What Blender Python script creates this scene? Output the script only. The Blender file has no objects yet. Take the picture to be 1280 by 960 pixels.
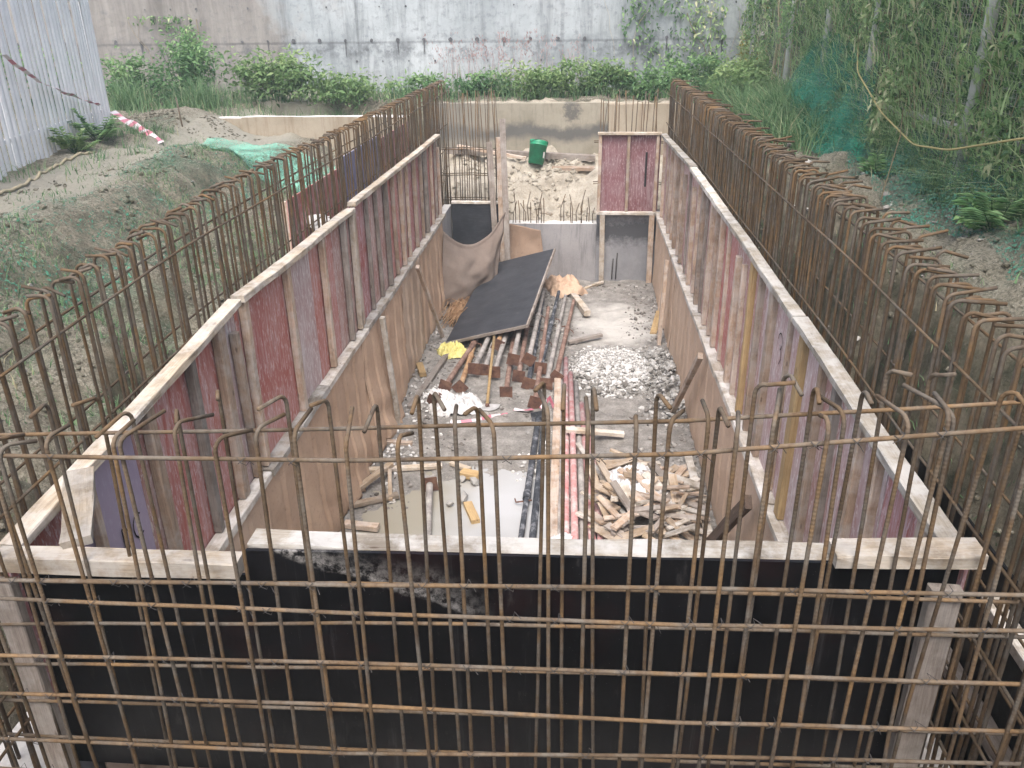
import bpy, math, random
from mathutils import Vector, Matrix, noise, Euler
random.seed(11)
R = random.Random(5)
scene = bpy.context.scene
COL = scene.collection
U = random.uniform

# ------------------------------------------------------------------ mesh builder
class MB:
    def __init__(s):
        s.v = []; s.f = []; s.m = []; s.t = []; s.cur = 0; s.tint = 0.5
    def face(s, *idx):
        s.f.append(idx); s.m.append(s.cur); s.t.append(s.tint)
    def add(s, co):
        s.v.append(tuple(co)); return len(s.v) - 1
    def quad(s, a, b, c, d):
        i = [s.add(p) for p in (a, b, c, d)]; s.face(*i)
    def tri(s, a, b, c):
        i = [s.add(p) for p in (a, b, c)]; s.face(*i)
    def box(s, c, size, mat=None):
        M = mat or Matrix.Identity(4)
        hx, hy, hz = size[0] / 2, size[1] / 2, size[2] / 2
        c = Vector(c)
        P = [M @ (c + Vector((sx * hx, sy * hy, sz * hz))) for sx in (-1, 1) for sy in (-1, 1) for sz in (-1, 1)]
        i = [s.add(p) for p in P]
        for q in ((0, 1, 3, 2), (4, 6, 7, 5), (0, 4, 5, 1), (2, 3, 7, 6), (0, 2, 6, 4), (1, 5, 7, 3)):
            s.face(*[i[k] for k in q])
    def bevbox(s, lo, hi, b=0.004):
        # box with chamfered edges along its longest axis
        lo = Vector(lo); hi = Vector(hi); d = hi - lo
        ax = max(range(3), key=lambda k: d[k]); a1, a2 = [k for k in range(3) if k != ax]
        b = min(b, d[a1] * .3, d[a2] * .3)
        prof = [(b, 0), (d[a1] - b, 0), (d[a1], b), (d[a1], d[a2] - b), (d[a1] - b, d[a2]), (b, d[a2]), (0, d[a2] - b), (0, b)]
        rings = []
        for e in (lo[ax], hi[ax]):
            r = []
            for (p, q) in prof:
                w = [0, 0, 0]; w[ax] = e; w[a1] = lo[a1] + p; w[a2] = lo[a2] + q
                r.append(s.add(w))
            rings.append(r)
        flip = (ax == 1)
        for k in range(8):
            k2 = (k + 1) % 8
            q = (rings[0][k], rings[0][k2], rings[1][k2], rings[1][k])
            s.face(*(q[::-1] if flip else q))
        s.face(*(rings[0] if flip else rings[0][::-1])); s.face(*(rings[1][::-1] if flip else rings[1]))
    def board(s, L, w, t, n=8, wob=0.003, b=0.004, seed=0, ragged=0.0):
        # sawn timber along local X, from 0 to L, centred on Y, bottom at Z=0
        r = random.Random(seed)
        ph = r.uniform(0, 50)
        prev = None; first = None
        for k in range(n + 1):
            x = L * k / n
            if ragged and k in (0, n): x += r.uniform(-ragged, ragged)
            oy = wob * 2 * noise.noise(Vector((x * .8 + ph, 1.3, 0))); oz = wob * 1.5 * noise.noise(Vector((x * .8 + ph, 7.7, 3)))
            ring = []
            for (y, z) in ((-w / 2 + b, 0), (w / 2 - b, 0), (w / 2, b), (w / 2, t - b), (w / 2 - b, t), (-w / 2 + b, t), (-w / 2, t - b), (-w / 2, b)):
                j = wob * .6
                ring.append(s.add((x, y + oy + r.uniform(-j, j), z + oz + r.uniform(-j, j))))
            if prev:
                for q in range(8):
                    q2 = (q + 1) % 8
                    s.face(prev[q], prev[q2], ring[q2], ring[q])
            else:
                first = ring
            prev = ring
        s.face(*first[::-1]); s.face(*prev)
    def tube(s, pts, rad, sides=8, cap=True):
        pts = [Vector(p) for p in pts]; n = len(pts)
        rad = rad if isinstance(rad, (list, tuple)) else [rad] * n
        rings = []; up = None
        for k in range(n):
            d = (pts[min(k + 1, n - 1)] - pts[max(k - 1, 0)]).normalized()
            if up is None:
                up = d.orthogonal().normalized()
            else:
                up = (up - d * up.dot(d))
                up = up.normalized() if up.length > 1e-5 else d.orthogonal().normalized()
            w = d.cross(up)
            rings.append([s.add(pts[k] + (up * math.cos(a) + w * math.sin(a)) * rad[k]) for a in [2 * math.pi * q / sides for q in range(sides)]])
        for k in range(n - 1):
            for q in range(sides):
                q2 = (q + 1) % sides
                s.face(rings[k][q], rings[k][q2], rings[k + 1][q2], rings[k + 1][q])
        if cap:
            s.face(*rings[0][::-1]); s.face(*rings[-1])
    def grid(s, fn, nu, nv):
        base = len(s.v)
        for j in range(nv + 1):
            for i in range(nu + 1):
                s.v.append(tuple(fn(i / nu, j / nv)))
        for j in range(nv):
            for i in range(nu):
                a = base + j * (nu + 1) + i
                s.face(a, a + 1, a + nu + 2, a + nu + 1)
    def rock(s, c, size, r, flat=.8):
        base = len(s.v); c = Vector(c)
        sx, sy, sz = size * r.uniform(.7, 1.2), size * r.uniform(.6, 1.1), size * flat * r.uniform(.5, 1.0)
        E = Euler((r.uniform(-.5, .5), r.uniform(-.5, .5), r.uniform(0, 6.3))).to_matrix()
        for p in ICO_V:
            k = r.uniform(.72, 1.15)
            s.v.append(tuple(c + E @ Vector((p[0] * sx * k, p[1] * sy * k, p[2] * sz * k))))
        for f in ICO_F:
            s.face(*[base + q for q in f])
    def leaf(s, c, d, n, L, w):
        side = d.cross(n)
        if side.length < 1e-4: return
        side = side.normalized() * (w / 2); nn = n * (w * .25)
        m = c + d * (L * .45)
        s.quad(c, m + side + nn, c + d * L - nn * .6, m - side + nn)
    def blade(s, c, az, h, w, bend, seg=3):
        dx, dy = math.cos(az), math.sin(az)
        px, py = -dy * w / 2, dx * w / 2
        prev = None
        for k in range(seg + 1):
            t = k / seg
            x = c[0] + dx * bend * t * t; y = c[1] + dy * bend * t * t
            z = c[2] + h * (t - .35 * (bend / max(h, .01)) * t * t)
            q = 1 - t * .85
            cur = (s.add((x + px * q, y + py * q, z)), s.add((x - px * q, y - py * q, z)))
            if prev: s.face(prev[0], prev[1], cur[1], cur[0])
            prev = cur
    def build(s, name, mats, parent=None, loc=(0, 0, 0), rot=None, smooth=False):
        me = bpy.data.meshes.new(name)
        me.from_pydata(s.v, [], s.f)
        if not isinstance(mats, (list, tuple)): mats = [mats]
        for m in mats: me.materials.append(m)
        if len(mats) > 1: me.polygons.foreach_set('material_index', s.m)
        if any(abs(t - .5) > 1e-6 for t in s.t):
            a = me.attributes.new('tint', 'FLOAT', 'FACE'); a.data.foreach_set('value', s.t)
        if smooth: me.polygons.foreach_set('use_smooth', [True] * len(me.polygons))
        me.update()
        return link(name, me, parent, loc, rot)

def link(name, me, parent=None, loc=(0, 0, 0), rot=None):
    o = bpy.data.objects.new(name, me); COL.objects.link(o)
    o.location = loc
    if rot is not None:
        if isinstance(rot, Matrix):
            o.rotation_mode = 'QUATERNION'; o.rotation_quaternion = rot.to_quaternion()
        else: o.rotation_euler = rot
    if parent: o.parent = parent
    return o
def tag(o, label=None, cat=None, group=None, kind=None):
    if label: o['label'] = label
    if cat: o['category'] = cat
    if group: o['group'] = group
    if kind: o['kind'] = kind
    return o
def empty(name, label, cat, loc=(0, 0, 0), rot=None, group=None):
    o = link(name, None, None, loc, rot)
    o.empty_display_size = .1
    return tag(o, label, cat, group)
def frame_from(p0, p1, up=(0, 0, 1)):
    p0 = Vector(p0); p1 = Vector(p1); x = (p1 - p0).normalized(); up = Vector(up)
    y = up.cross(x)
    if y.length < 1e-3: y = Vector((0, 1, 0)).cross(x)
    y.normalize(); z = x.cross(y)
    return Matrix((x, y, z)).transposed(), (p1 - p0).length

ICO_V = []; ICO_F = []
def _ico():
    g = (1 + 5 ** .5) / 2
    v = [Vector(p).normalized() for p in ((-1, g, 0), (1, g, 0), (-1, -g, 0), (1, -g, 0), (0, -1, g), (0, 1, g), (0, -1, -g), (0, 1, -g), (g, 0, -1), (g, 0, 1), (-g, 0, -1), (-g, 0, 1))]
    f = [(0, 11, 5), (0, 5, 1), (0, 1, 7), (0, 7, 10), (0, 10, 11), (1, 5, 9), (5, 11, 4), (11, 10, 2), (10, 7, 6), (7, 1, 8), (3, 9, 4), (3, 4, 2), (3, 2, 6), (3, 6, 8), (3, 8, 9), (4, 9, 5), (2, 4, 11), (6, 2, 10), (8, 6, 7), (9, 8, 1)]
    ICO_V.extend(v); ICO_F.extend(f)
_ico()
def fbm(x, y, z=0, o=4):
    return noise.fractal(Vector((x, y, z)), 1.0, 2.0, o)
def sstep(a, b, x):
    t = max(0, min(1, (x - a) / (b - a))); return t * t * (3 - 2 * t)
def lerp(a, b, t): return a + (b - a) * t

# ------------------------------------------------------------------ materials
class NT:
    def __init__(s, name, rough=.85, spec=.3):
        m = bpy.data.materials.new(name); m.use_nodes = True
        s.m = m; s.t = m.node_tree; s.n = s.t.nodes; s.l = s.t.links
        s.b = s.n['Principled BSDF']; s.out = s.n['Material Output']
        s.b.inputs['Roughness'].default_value = rough
        s.b.inputs['Specular IOR Level'].default_value = spec
        s._o = None
    def obj(s, rnd=True):
        if s._o: return s._o
        tc = s.n.new('ShaderNodeTexCoord'); v = tc.outputs['Object']
        if rnd:
            oi = s.n.new('ShaderNodeObjectInfo')
            a = s.n.new('ShaderNodeVectorMath'); a.operation = 'MULTIPLY_ADD'
            a.inputs[1].default_value = (37, 61, 23); s.l.new(oi.outputs['Random'], a.inputs[0]); s.l.new(v, a.inputs[2]); v = a.outputs[0]
        s._o = v; return v
    def raw(s): 
        return s.n.new('ShaderNodeTexCoord').outputs['Object']
    def rand(s):
        return s.n.new('ShaderNodeObjectInfo').outputs['Random']
    def map(s, sc=(1, 1, 1), v=None):
        a = s.n.new('ShaderNodeVectorMath'); a.operation = 'MULTIPLY'; a.inputs[1].default_value = sc
        s.l.new(v or s.obj(), a.inputs[0]); return a.outputs[0]
    def noise(s, scale, detail=5, rough=.6, v=None, dist=0):
        k = s.n.new('ShaderNodeTexNoise'); k.inputs['Scale'].default_value = scale; k.inputs['Detail'].default_value = detail
        k.inputs['Roughness'].default_value = rough; k.inputs['Distortion'].default_value = dist
        s.l.new(v or s.obj(), k.inputs['Vector']); return k.outputs[0]
    def vor(s, scale, v=None, out='Distance'):
        k = s.n.new('ShaderNodeTexVoronoi'); k.inputs['Scale'].default_value = scale
        s.l.new(v or s.obj(), k.inputs['Vector']); return k.outputs[out]
    def wave(s, scale, dist=0, dirn='X', v=None, det=2, dsc=1):
        k = s.n.new('ShaderNodeTexWave'); k.inputs['Scale'].default_value = scale; k.inputs['Distortion'].default_value = dist
        k.inputs['Detail'].default_value = det; k.inputs['Detail Scale'].default_value = dsc
        k.bands_direction = dirn
        s.l.new(v or s.obj(), k.inputs['Vector']); return k.outputs['Fac']
    def ramp(s, f, stops, interp='LINEAR'):
        k = s.n.new('ShaderNodeValToRGB'); k.color_ramp.interpolation = interp
        e = k.color_ramp.elements
        while len(e) < len(stops): e.new(.5)
        for q, (p, c) in zip(e, stops):
            q.position = p; c = c if isinstance(c, (tuple, list)) else (c, c, c); q.color = (*c[:3], 1)
        s.l.new(f, k.inputs['Fac']); return k.outputs['Color']
    def mix(s, f, a, b, mode='MIX'):
        k = s.n.new('ShaderNodeMix'); k.data_type = 'RGBA'; k.blend_type = mode
        for sock, val in ((k.inputs['Factor'], f), (k.inputs['A'], a), (k.inputs['B'], b)) if False else ((k.inputs[0], f), (k.inputs[6], a), (k.inputs[7], b)):
            if hasattr(val, 'links'): s.l.new(val, sock)
            elif isinstance(val, (tuple, list)): sock.default_value = (*val[:3], 1)
            else: sock.default_value = val
        return k.outputs[2]
    def math(s, op, a, b=0.0, clamp=False):
        k = s.n.new('ShaderNodeMath'); k.operation = op; k.use_clamp = clamp
        for sock, val in zip(k.inputs, (a, b)):
            if hasattr(val, 'links'): s.l.new(val, sock)
            else: sock.default_value = val
        return k.outputs[0]
    def xyz(s, v=None):
        k = s.n.new('ShaderNodeSeparateXYZ'); s.l.new(v or s.raw(), k.inputs[0]); return k.outputs
    def attr(s, name):
        k = s.n.new('ShaderNodeAttribute'); k.attribute_name = name; return k.outputs['Fac']
    def color(s, c):
        if hasattr(c, 'links'): s.l.new(c, s.b.inputs['Base Color'])
        else: s.b.inputs['Base Color'].default_value = (*c[:3], 1)
        return s
    def roughness(s, r):
        s.l.new(r, s.b.inputs['Roughness']); return s
    def bump(s, h, strength=.5, dist=.01):
        k = s.n.new('ShaderNodeBump'); k.inputs['Strength'].default_value = strength; k.inputs['Distance'].default_value = dist
        s.l.new(h, k.inputs['Height']); s.l.new(k.outputs[0], s.b.inputs['Normal']); return s

def mat_wood(name, pale, dark, stain=.5, white=0.0, rough=.85):
    n = NT(name, rough, .2)
    v = n.map((1.2, 22, 22))
    g = n.noise(3.0, 6, .65, v, .6)
    fine = n.noise(9.0, 4, .7, n.map((1.5, 40, 40)))
    c = n.ramp(g, [(.3, dark), (.5, [lerp(a, b, .6) for a, b in zip(dark, pale)]), (.68, pale)])
    c = n.mix(n.ramp(fine, [(.45, 0), (.62, .35)]), c, [x * .6 for x in dark])
    st = n.noise(4.0, 5, .65)
    c = n.mix(n.ramp(st, [(.46, 0), (.66, stain)]), c, (.11, .09, .07))
    knots = n.vor(4.5, n.map((1, 3.2, 3.2)))
    c = n.mix(n.ramp(knots, [(.05, .7), (.11, 0)]), c, (.07, .04, .025))
    if white:
        c = n.mix(n.ramp(n.noise(6.0, 6, .7), [(.42, 0), (.6, white)]), c, (.62, .6, .57))
    # each piece of timber a little lighter or darker than the next
    hv = n.n.new('ShaderNodeHueSaturation'); n.l.new(c, hv.inputs['Color'])
    n.l.new(n.math('MULTIPLY_ADD', n.rand(), .55), hv.inputs['Value']); hv.inputs['Value'].default_value = 1
    k = hv.inputs['Value'].links[0].from_node; k.inputs[2].default_value = .72
    n.color(hv.outputs[0])
    n.bump(n.mix(.5, g, fine), .5, .004)
    return n.m

M = {}
M['wood_pale'] = mat_wood('pale_sawn_timber', (.50, .42, .32), (.31, .24, .17), .6, .45)
M['wood_white'] = mat_wood('cement_splashed_timber', (.48, .43, .36), (.31, .26, .20), .6, .7)
M['wood_stud'] = mat_wood('old_formwork_stud', (.50, .37, .27), (.29, .205, .145), .45, .35)
M['wood_yellow'] = mat_wood('fresh_yellow_timber', (.52, .38, .2), (.34, .22, .10), .25, 0)
M['wood_grey'] = mat_wood('weathered_grey_timber', (.34, .29, .25), (.17, .14, .12), .5, .2)
M['wood_dark'] = mat_wood('dark_wet_timber', (.17, .12, .09), (.07, .05, .04), .5, 0)
M['wood_offcut'] = mat_wood('dusty_offcut_timber', (.46, .35, .24), (.28, .20, .13), .5, .25)

def mat_ply(name, base, base2, cement, amount=.6):
    n = NT(name, .62, .35)
    v = n.map((14, 14, 1.1))
    s1 = n.noise(3.2, 7, .72, v, .3)
    blot = n.noise(2.1, 5, .6)
    spk = n.noise(60, 3, .7, n.map((1, 1, .28)))
    c = n.mix(n.ramp(n.noise(1.3, 3, .5), [(.35, 0), (.65, 1)]), base, base2)
    f = n.math('MULTIPLY', n.ramp(s1, [(.40, 0), (.62, 1)]), n.ramp(blot, [(.30, 0), (.55, 1)]))
    f = n.math('MULTIPLY', f, amount)
    c = n.mix(f, c, cement)
    c = n.mix(n.ramp(spk, [(.545, 0), (.64, .85 * amount)]), c, [min(1, x * 1.2) for x in cement])
    c = n.mix(n.ramp(n.noise(5, 5, .7, n.map((6, 6, .8))), [(.6, 0), (.78, .6)]), c, (.07, .04, .035))
    n.color(c); n.bump(n.mix(.5, spk, s1), .35, .003)
    n.roughness(n.ramp(s1, [(.3, .5), (.7, .85)]))
    return n.m
M['ply_red'] = mat_ply('red_film_plywood', (.36, .085, .066), (.43, .15, .115), (.58, .48, .47), .65)
M['ply_maroon'] = mat_ply('maroon_film_plywood', (.29, .07, .06), (.36, .12, .10), (.50, .40, .42), .85)
M['ply_lilac'] = mat_ply('lilac_cement_plywood', (.40, .29, .285), (.38, .21, .195), (.60, .555, .55), .9)
M['ply_pink'] = mat_ply('pinkish_cement_plywood', (.36, .20, .17), (.33, .135, .11), (.56, .50, .48), .85)
M['ply_corner'] = mat_ply('corner_maroon_plywood', (.13, .045, .05), (.20, .085, .095), (.36, .28, .285), .75)
M['ply_violet'] = mat_ply('flat_violet_plywood', (.33, .27, .36), (.38, .31, .40), (.40, .36, .42), .3)
M['ply_blue'] = mat_ply('faded_blue_plywood', (.20, .20, .33), (.27, .25, .36), (.35, .33, .40), .5)

def mat_black(splash=False):
    n = NT('black_film_plywood', .42, .22)
    s1 = n.noise(1.8, 6, .65)
    c = n.mix(n.ramp(s1, [(.45, 0), (.75, 1)]), (.0045, .0042, .005), (.010, .009, .0105))
    c = n.mix(n.ramp(n.noise(2.3, 5, .62), [(.56, 0), (.8, .55)]), c, (.030, .008, .008))
    sc = n.noise(7, 8, .75, n.map((2.5, 1, .8)))
    c = n.mix(n.ramp(sc, [(.60, 0), (.76, .22)]), c, (.22, .2, .19))
    drip = n.noise(3.0, 6, .75, n.map((9, 9, .35)))
    c = n.mix(n.ramp(drip, [(.60, 0), (.74, .30)]), c, (.13, .125, .125))
    sp = n.vor(38)
    c = n.mix(n.ramp(sp, [(.03, .35), (.06, 0)]), c, (.25, .23, .22))
    if splash:   # dried cement slurry that ran down one corner of the sheet
        x, y, z = n.xyz()
        # band below the top edge, running down to the right from the left end
        line = n.math('ADD', n.math('MULTIPLY', x, -.34), .66)
        d = n.math('SUBTRACT', z, line)
        f = n.math('MULTIPLY', n.ramp(n.math('ADD', d, n.math('MULTIPLY', n.math('SUBTRACT', n.noise(5, 5, .6), .5), .16)), [(.0, 0), (.02, .9), (.06, .45), (.17, 0)]), n.ramp(x, [(0, 1), (.05, 0)]) if False else 1.0)
        f = n.math('MULTIPLY', f, n.ramp(n.noise(34, 6, .8), [(.42, 0), (.60, 1)]))
        f = n.math('MULTIPLY', f, n.ramp(n.math('MULTIPLY_ADD', x, -1.0), [(.80, 0), (.98, 1)]))
        c = n.mix(f, c, (.34, .32, .30))
    n.color(c); n.roughness(n.ramp(sc, [(.35, .36), (.7, .68)])); n.bump(sc, .15, .002)
    return n.m
M['ply_black'] = mat_black()
M['ply_black_splash'] = mat_black(True)
def mat_black_dusty():
    n = NT('dusty_black_plywood', .6, .4)
    g = n.noise(22, 5, .7, n.map((.35, 2, 2)), .5)
    c = n.mix(n.ramp(n.noise(3, 5, .6), [(.35, 0), (.75, 1)]), (.022, .024, .030), (.050, .052, .060))
    c = n.mix(n.ramp(g, [(.5, 0), (.75, .35)]), c, (.10, .10, .11))
    c = n.mix(n.ramp(n.noise(9, 6, .75), [(.62, 0), (.75, .3)]), c, (.24, .22, .2))
    n.color(c); n.bump(g, .25, .003)
    return n.m
M['ply_dusty'] = mat_black_dusty()

def mat_rebar(name, axis, ribs=True, dim=1.0):
    n = NT(name, .8, .25)
    a = n.noise(2.2, 5, .65); b = n.noise(45, 3, .6)
    c = n.ramp(a, [(.30, (.072, .055, .040)), (.46, (.130, .094, .060)), (.60, (.205, .135, .074)), (.76, (.34, .215, .10))])
    c = n.mix(n.ramp(n.noise(5, 5, .6), [(.46, 0), (.62, .8)]), c, (.165, .155, .14))
    c = n.mix(n.ramp(b, [(.45, 0), (.7, .5)]), c, (.07, .042, .03))
    if dim != 1: c = n.mix(1.0, c, (dim * 1.02, dim * .97, dim * .90), 'MULTIPLY')
    n.color(c)
    if ribs:
        w = n.wave(24, 0, axis, n.raw())
        n.bump(n.mix(.45, w, b), .55, .002)
    else:
        n.bump(b, .4, .002)
    return n.m
M['rebar_v'] = mat_rebar('rusty_ribbed_bar_upright', 'Z', True, .78)
M['rebar_h'] = mat_rebar('rusty_ribbed_bar_lengthwise', 'X', True, .88)
M['rebar_far'] = mat_rebar('rusty_bar_plain', 'Z', False, .72)
def mat_rust(name, c0, c1, c2):
    n = NT(name, .85, .2)
    a = n.noise(9, 6, .7)
    c = n.ramp(a, [(.3, c0), (.5, c1), (.7, c2)])
    n.color(c); n.bump(n.noise(50, 4, .7), .4, .002); return n.m
M['rust_plate'] = mat_rust('rusty_steel_plate', (.07, .042, .035), (.14, .075, .055), (.22, .13, .09))
M['prop_grey'] = mat_rust('cement_coated_steel_tube', (.14, .13, .125), (.30, .28, .26), (.46, .43, .40))
M['prop_brown'] = mat_rust('rusty_steel_tube', (.11, .065, .05), (.22, .14, .11), (.34, .26, .22))
M['prop_dark'] = mat_rust('dark_painted_tube', (.022, .025, .03), (.06, .065, .075), (.33, .34, .36))
M['prop_pink'] = mat_rust('red_tube_with_cement', (.42, .14, .14), (.46, .28, .27), (.60, .54, .52))
M['prop_ochre'] = mat_rust('ochre_rusty_tube', (.2, .11, .06), (.36, .22, .12), (.45, .33, .22))
M['tie'] = NT('dark_tie_wire', .6, .3).color((.05, .045, .042)).m

def mat_soil():
    n = NT('sandy_soil', .95, .1)
    a = n.noise(.55, 6, .6); b = n.noise(3.4, 8, .7); g = n.noise(26, 6, .75)
    c = n.ramp(b, [(.3, (.20, .175, .135)), (.48, (.36, .325, .25)), (.66, (.47, .43, .34))])
    c = n.mix(n.ramp(n.noise(1.1, 7, .7), [(.50, 0), (.64, .7)]), c, n.ramp(g, [(.3, (.055, .13, .075)), (.7, (.16, .29, .18))]))
    rx = n.xyz()[0]
    # the right-hand strip by the fence is barer and paler
    c = n.mix(n.math('MULTIPLY', n.ramp(n.math('MULTIPLY', rx, .1), [(.13, 0), (.17, .8)]), n.ramp(b, [(.36, .35), (.55, 1)])), c, n.ramp(g, [(.3, (.27, .24, .185)), (.5, (.42, .39, .31)), (.7, (.53, .50, .42))]))
    c = n.mix(n.ramp(g, [(.46, 0), (.60, .75)]), c, (.12, .11, .082))
    c = n.mix(n.ramp(n.noise(48, 4, .8), [(.50, 0), (.60, .7)]), c, (.085, .085, .06))
    c = n.mix(n.ramp(n.noise(60, 3, .7), [(.54, 0), (.64, .75)]), c, (.52, .48, .40))
    xg = n.xyz()[0]
    c = n.mix(n.math('MULTIPLY', n.ramp(n.math('ADD', n.math('MULTIPLY', xg, -.1), n.math('MULTIPLY', n.math('SUBTRACT', n.noise(.9, 5, .6), .5), .08)), [(.43, 0), (.46, 1), (.56, 1), (.585, 0)]), .85), c, n.ramp(g, [(.35, (.40, .375, .305)), (.7, (.56, .53, .45))]))
    # dig faces (steep ground) are mixed towards darker soil colours
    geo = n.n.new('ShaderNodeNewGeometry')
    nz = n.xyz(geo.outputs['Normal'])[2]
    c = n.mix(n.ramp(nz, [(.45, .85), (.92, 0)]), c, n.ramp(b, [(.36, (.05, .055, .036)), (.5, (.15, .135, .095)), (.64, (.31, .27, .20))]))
    n.color(c); n.bump(n.mix(.5, n.mix(.5, b, g), n.noise(70, 4, .8)), 1.0, .09); return n.m
M['soil'] = mat_soil()
def mat_sand():
    n = NT('pale_sand', .95, .1)
    b = n.noise(2.8, 7, .7); g = n.noise(30, 5, .7)
    c = n.ramp(b, [(.3, (.24, .21, .165)), (.5, (.40, .36, .295)), (.68, (.50, .46, .385))])
    c = n.mix(n.ramp(g, [(.52, 0), (.72, .5)]), c, (.24, .2, .15))
    n.color(c); n.bump(n.mix(.5, b, g), 1, .05); return n.m
M['sand'] = mat_sand()
def mat_floor():
    n = NT('muddy_concrete_floor', .9, .3)
    n.obj(False)
    a = n.noise(.9, 6, .6); b = n.noise(6, 7, .72); g = n.noise(45, 5, .75)
    c = n.ramp(b, [(.3, (.14, .13, .117)), (.5, (.245, .23, .21)), (.7, (.38, .36, .33))])
    c = n.mix(n.ramp(g, [(.5, 0), (.68, .65)]), c, (.11, .10, .09))
    c = n.mix(n.ramp(n.noise(70, 3, .7), [(.58, 0), (.68, .7)]), c, (.42, .40, .37))
    x, y, z = n.xyz()
    # pale cement dust spilled beside the far wall
    d = n.math('ADD', n.math('POWER', n.math('MULTIPLY', n.math('SUBTRACT', x, .55), 1.25), 2), n.math('POWER', n.math('MULTIPLY', n.math('SUBTRACT', y, 10.45), .75), 2))
    d = n.math('ADD', d, n.math('MULTIPLY', n.math('SUBTRACT', n.noise(2.0, 5, .6), .5), 1.6))
    c = n.mix(n.ramp(d, [(.05, .85), (.65, 0)]), c, (.56, .54, .50))
    # darker wet mud where the floor dips
    wet = n.ramp(n.math('ADD', n.math('MULTIPLY', z, 14), n.math('MULTIPLY', n.math('SUBTRACT', a, .5), .8)), [(-.0, 1), (.32, 0)])
    wetf = n.ramp(n.math('ADD', n.math('MULTIPLY', z, 14), a), [(.18, 1), (.5, 0)])
    c = n.mix(n.math('MULTIPLY', wetf, .6), c, (.12, .105, .085))
    n.color(c); n.roughness(n.ramp(wetf, [(0, .92), (1, .5)]))
    n.bump(n.mix(.5, b, g), .9, .03); return n.m
M['floor'] = mat_floor()
def mat_water():
    n = NT('muddy_water_painted_sky', .06, .6)
    c = n.mix(n.ramp(n.noise(1.2, 3, .5), [(.4, 0), (.65, 1)]), (.38, .375, .36), (.45, .45, .445))  # pale greys paint the sky's reflection into the water colour
    xx = n.math('ADD', n.math('MULTIPLY', n.xyz()[0], -1.0), n.math('MULTIPLY', n.noise(1.5, 3, .5), .6))
    c = n.mix(n.ramp(n.math('MULTIPLY', xx, .5), [(.55, 0), (.75, .8)]), c, (.27, .245, .18))
    n.color(c); n.bump(n.noise(5, 2, .5), .04, .01)
    n.roughness(n.ramp(n.noise(2.5, 4, .6), [(.4, .06), (.7, .25)])); return n.m
M['water'] = mat_water()
def mat_conc(name, lo, hi, stain, blue=0):
    n = NT(name, .85, .25)
    a = n.noise(1.4, 7, .68); v = n.noise(2.4, 6, .7, n.map((5, 5, .5))); g = n.noise(40, 4, .7)
    c = n.ramp(a, [(.3, lo), (.7, hi)])
    c = n.mix(n.ramp(v, [(.5, 0), (.72, .75)]), c, stain)
    c = n.mix(n.ramp(g, [(.55, 0), (.75, .25)]), c, [x * .5 for x in stain])
    n.color(c); n.bump(n.mix(.5, a, g), .4, .01); return n.m
M['conc'] = mat_conc('grey_cast_concrete', (.24, .235, .24), (.36, .35, .35), (.13, .13, .135))
M['conc_white'] = mat_conc('pale_fresh_concrete', (.5, .48, .45), (.66, .64, .61), (.32, .3, .28))
M['conc_beige'] = mat_conc('beige_cast_concrete', (.30, .255, .19), (.40, .345, .27), (.22, .16, .11))
M['conc_stain'] = mat_conc('stained_wall_concrete', (.22, .20, .16), (.33, .30, .245), (.075, .075, .075))
def mat_lowwall():
    n = NT('patched_low_wall_concrete', .9, .2); n.obj(False)
    x, y, z = n.xyz(); a = n.noise(1.6, 7, .7); g = n.noise(6, 6, .75); v = n.noise(3, 6, .7, n.map((5, 1, .6)))
    c = n.ramp(a, [(.32, (.24, .215, .165)), (.68, (.37, .335, .27))])
    w = n.math('MULTIPLY', n.math('SUBTRACT', a, .5), .5)
    band = n.ramp(n.math('ABSOLUTE', n.math('SUBTRACT', n.math('ADD', z, w), 1.93)), [(.05, .85), (.17, 0)])
    c = n.mix(band, c, (.10, .10, .098))
    low = n.ramp(n.math('ADD', z, w), [(.0, 1), (1, 1)])
    blot = n.math('ADD', n.math('POWER', n.math('MULTIPLY', n.math('SUBTRACT', x, -.12), 5.5), 2), n.math('POWER', n.math('MULTIPLY', n.math('SUBTRACT', z, 2.28), 4.5), 2))
    c = n.mix(n.ramp(n.math('ADD', blot, n.math('MULTIPLY', n.math('SUBTRACT', g, .5), 5.0)), [(.2, .75), (.9, 0)]), c, (.08, .08, .08))
    c = n.mix(n.ramp(n.math('ADD', n.math('MULTIPLY', x, -.4), n.math('MULTIPLY', n.math('SUBTRACT', a, .5), .6)), [(.55, 0), (.8, .6)]), c, (.17, .165, .15))
    c = n.mix(n.ramp(v, [(.52, 0), (.7, .5)]), c, (.13, .12, .10))
    n.color(c); n.bump(n.mix(.5, a, g), .4, .01); return n.m
M['conc_low'] = mat_lowwall()
def mat_damp():
    n = NT('grey_concrete_with_damp_band', .8, .3); n.obj(False)
    x, y, z = n.xyz(); a = n.noise(1.8, 7, .7); g = n.noise(9, 6, .75)
    c = n.ramp(a, [(.32, (.20, .20, .21)), (.68, (.33, .33, .34))])
    w = n.math('MULTIPLY', n.math('SUBTRACT', g, .5), .45)
    c = n.mix(n.ramp(n.math('ABSOLUTE', n.math('SUBTRACT', n.math('ADD', z, w), .80)), [(.08, .9), (.24, 0)]), c, (.055, .056, .062))
    n.color(c); n.bump(n.mix(.5, a, g), .4, .01); return n.m
M['conc_damp'] = mat_damp()
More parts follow.
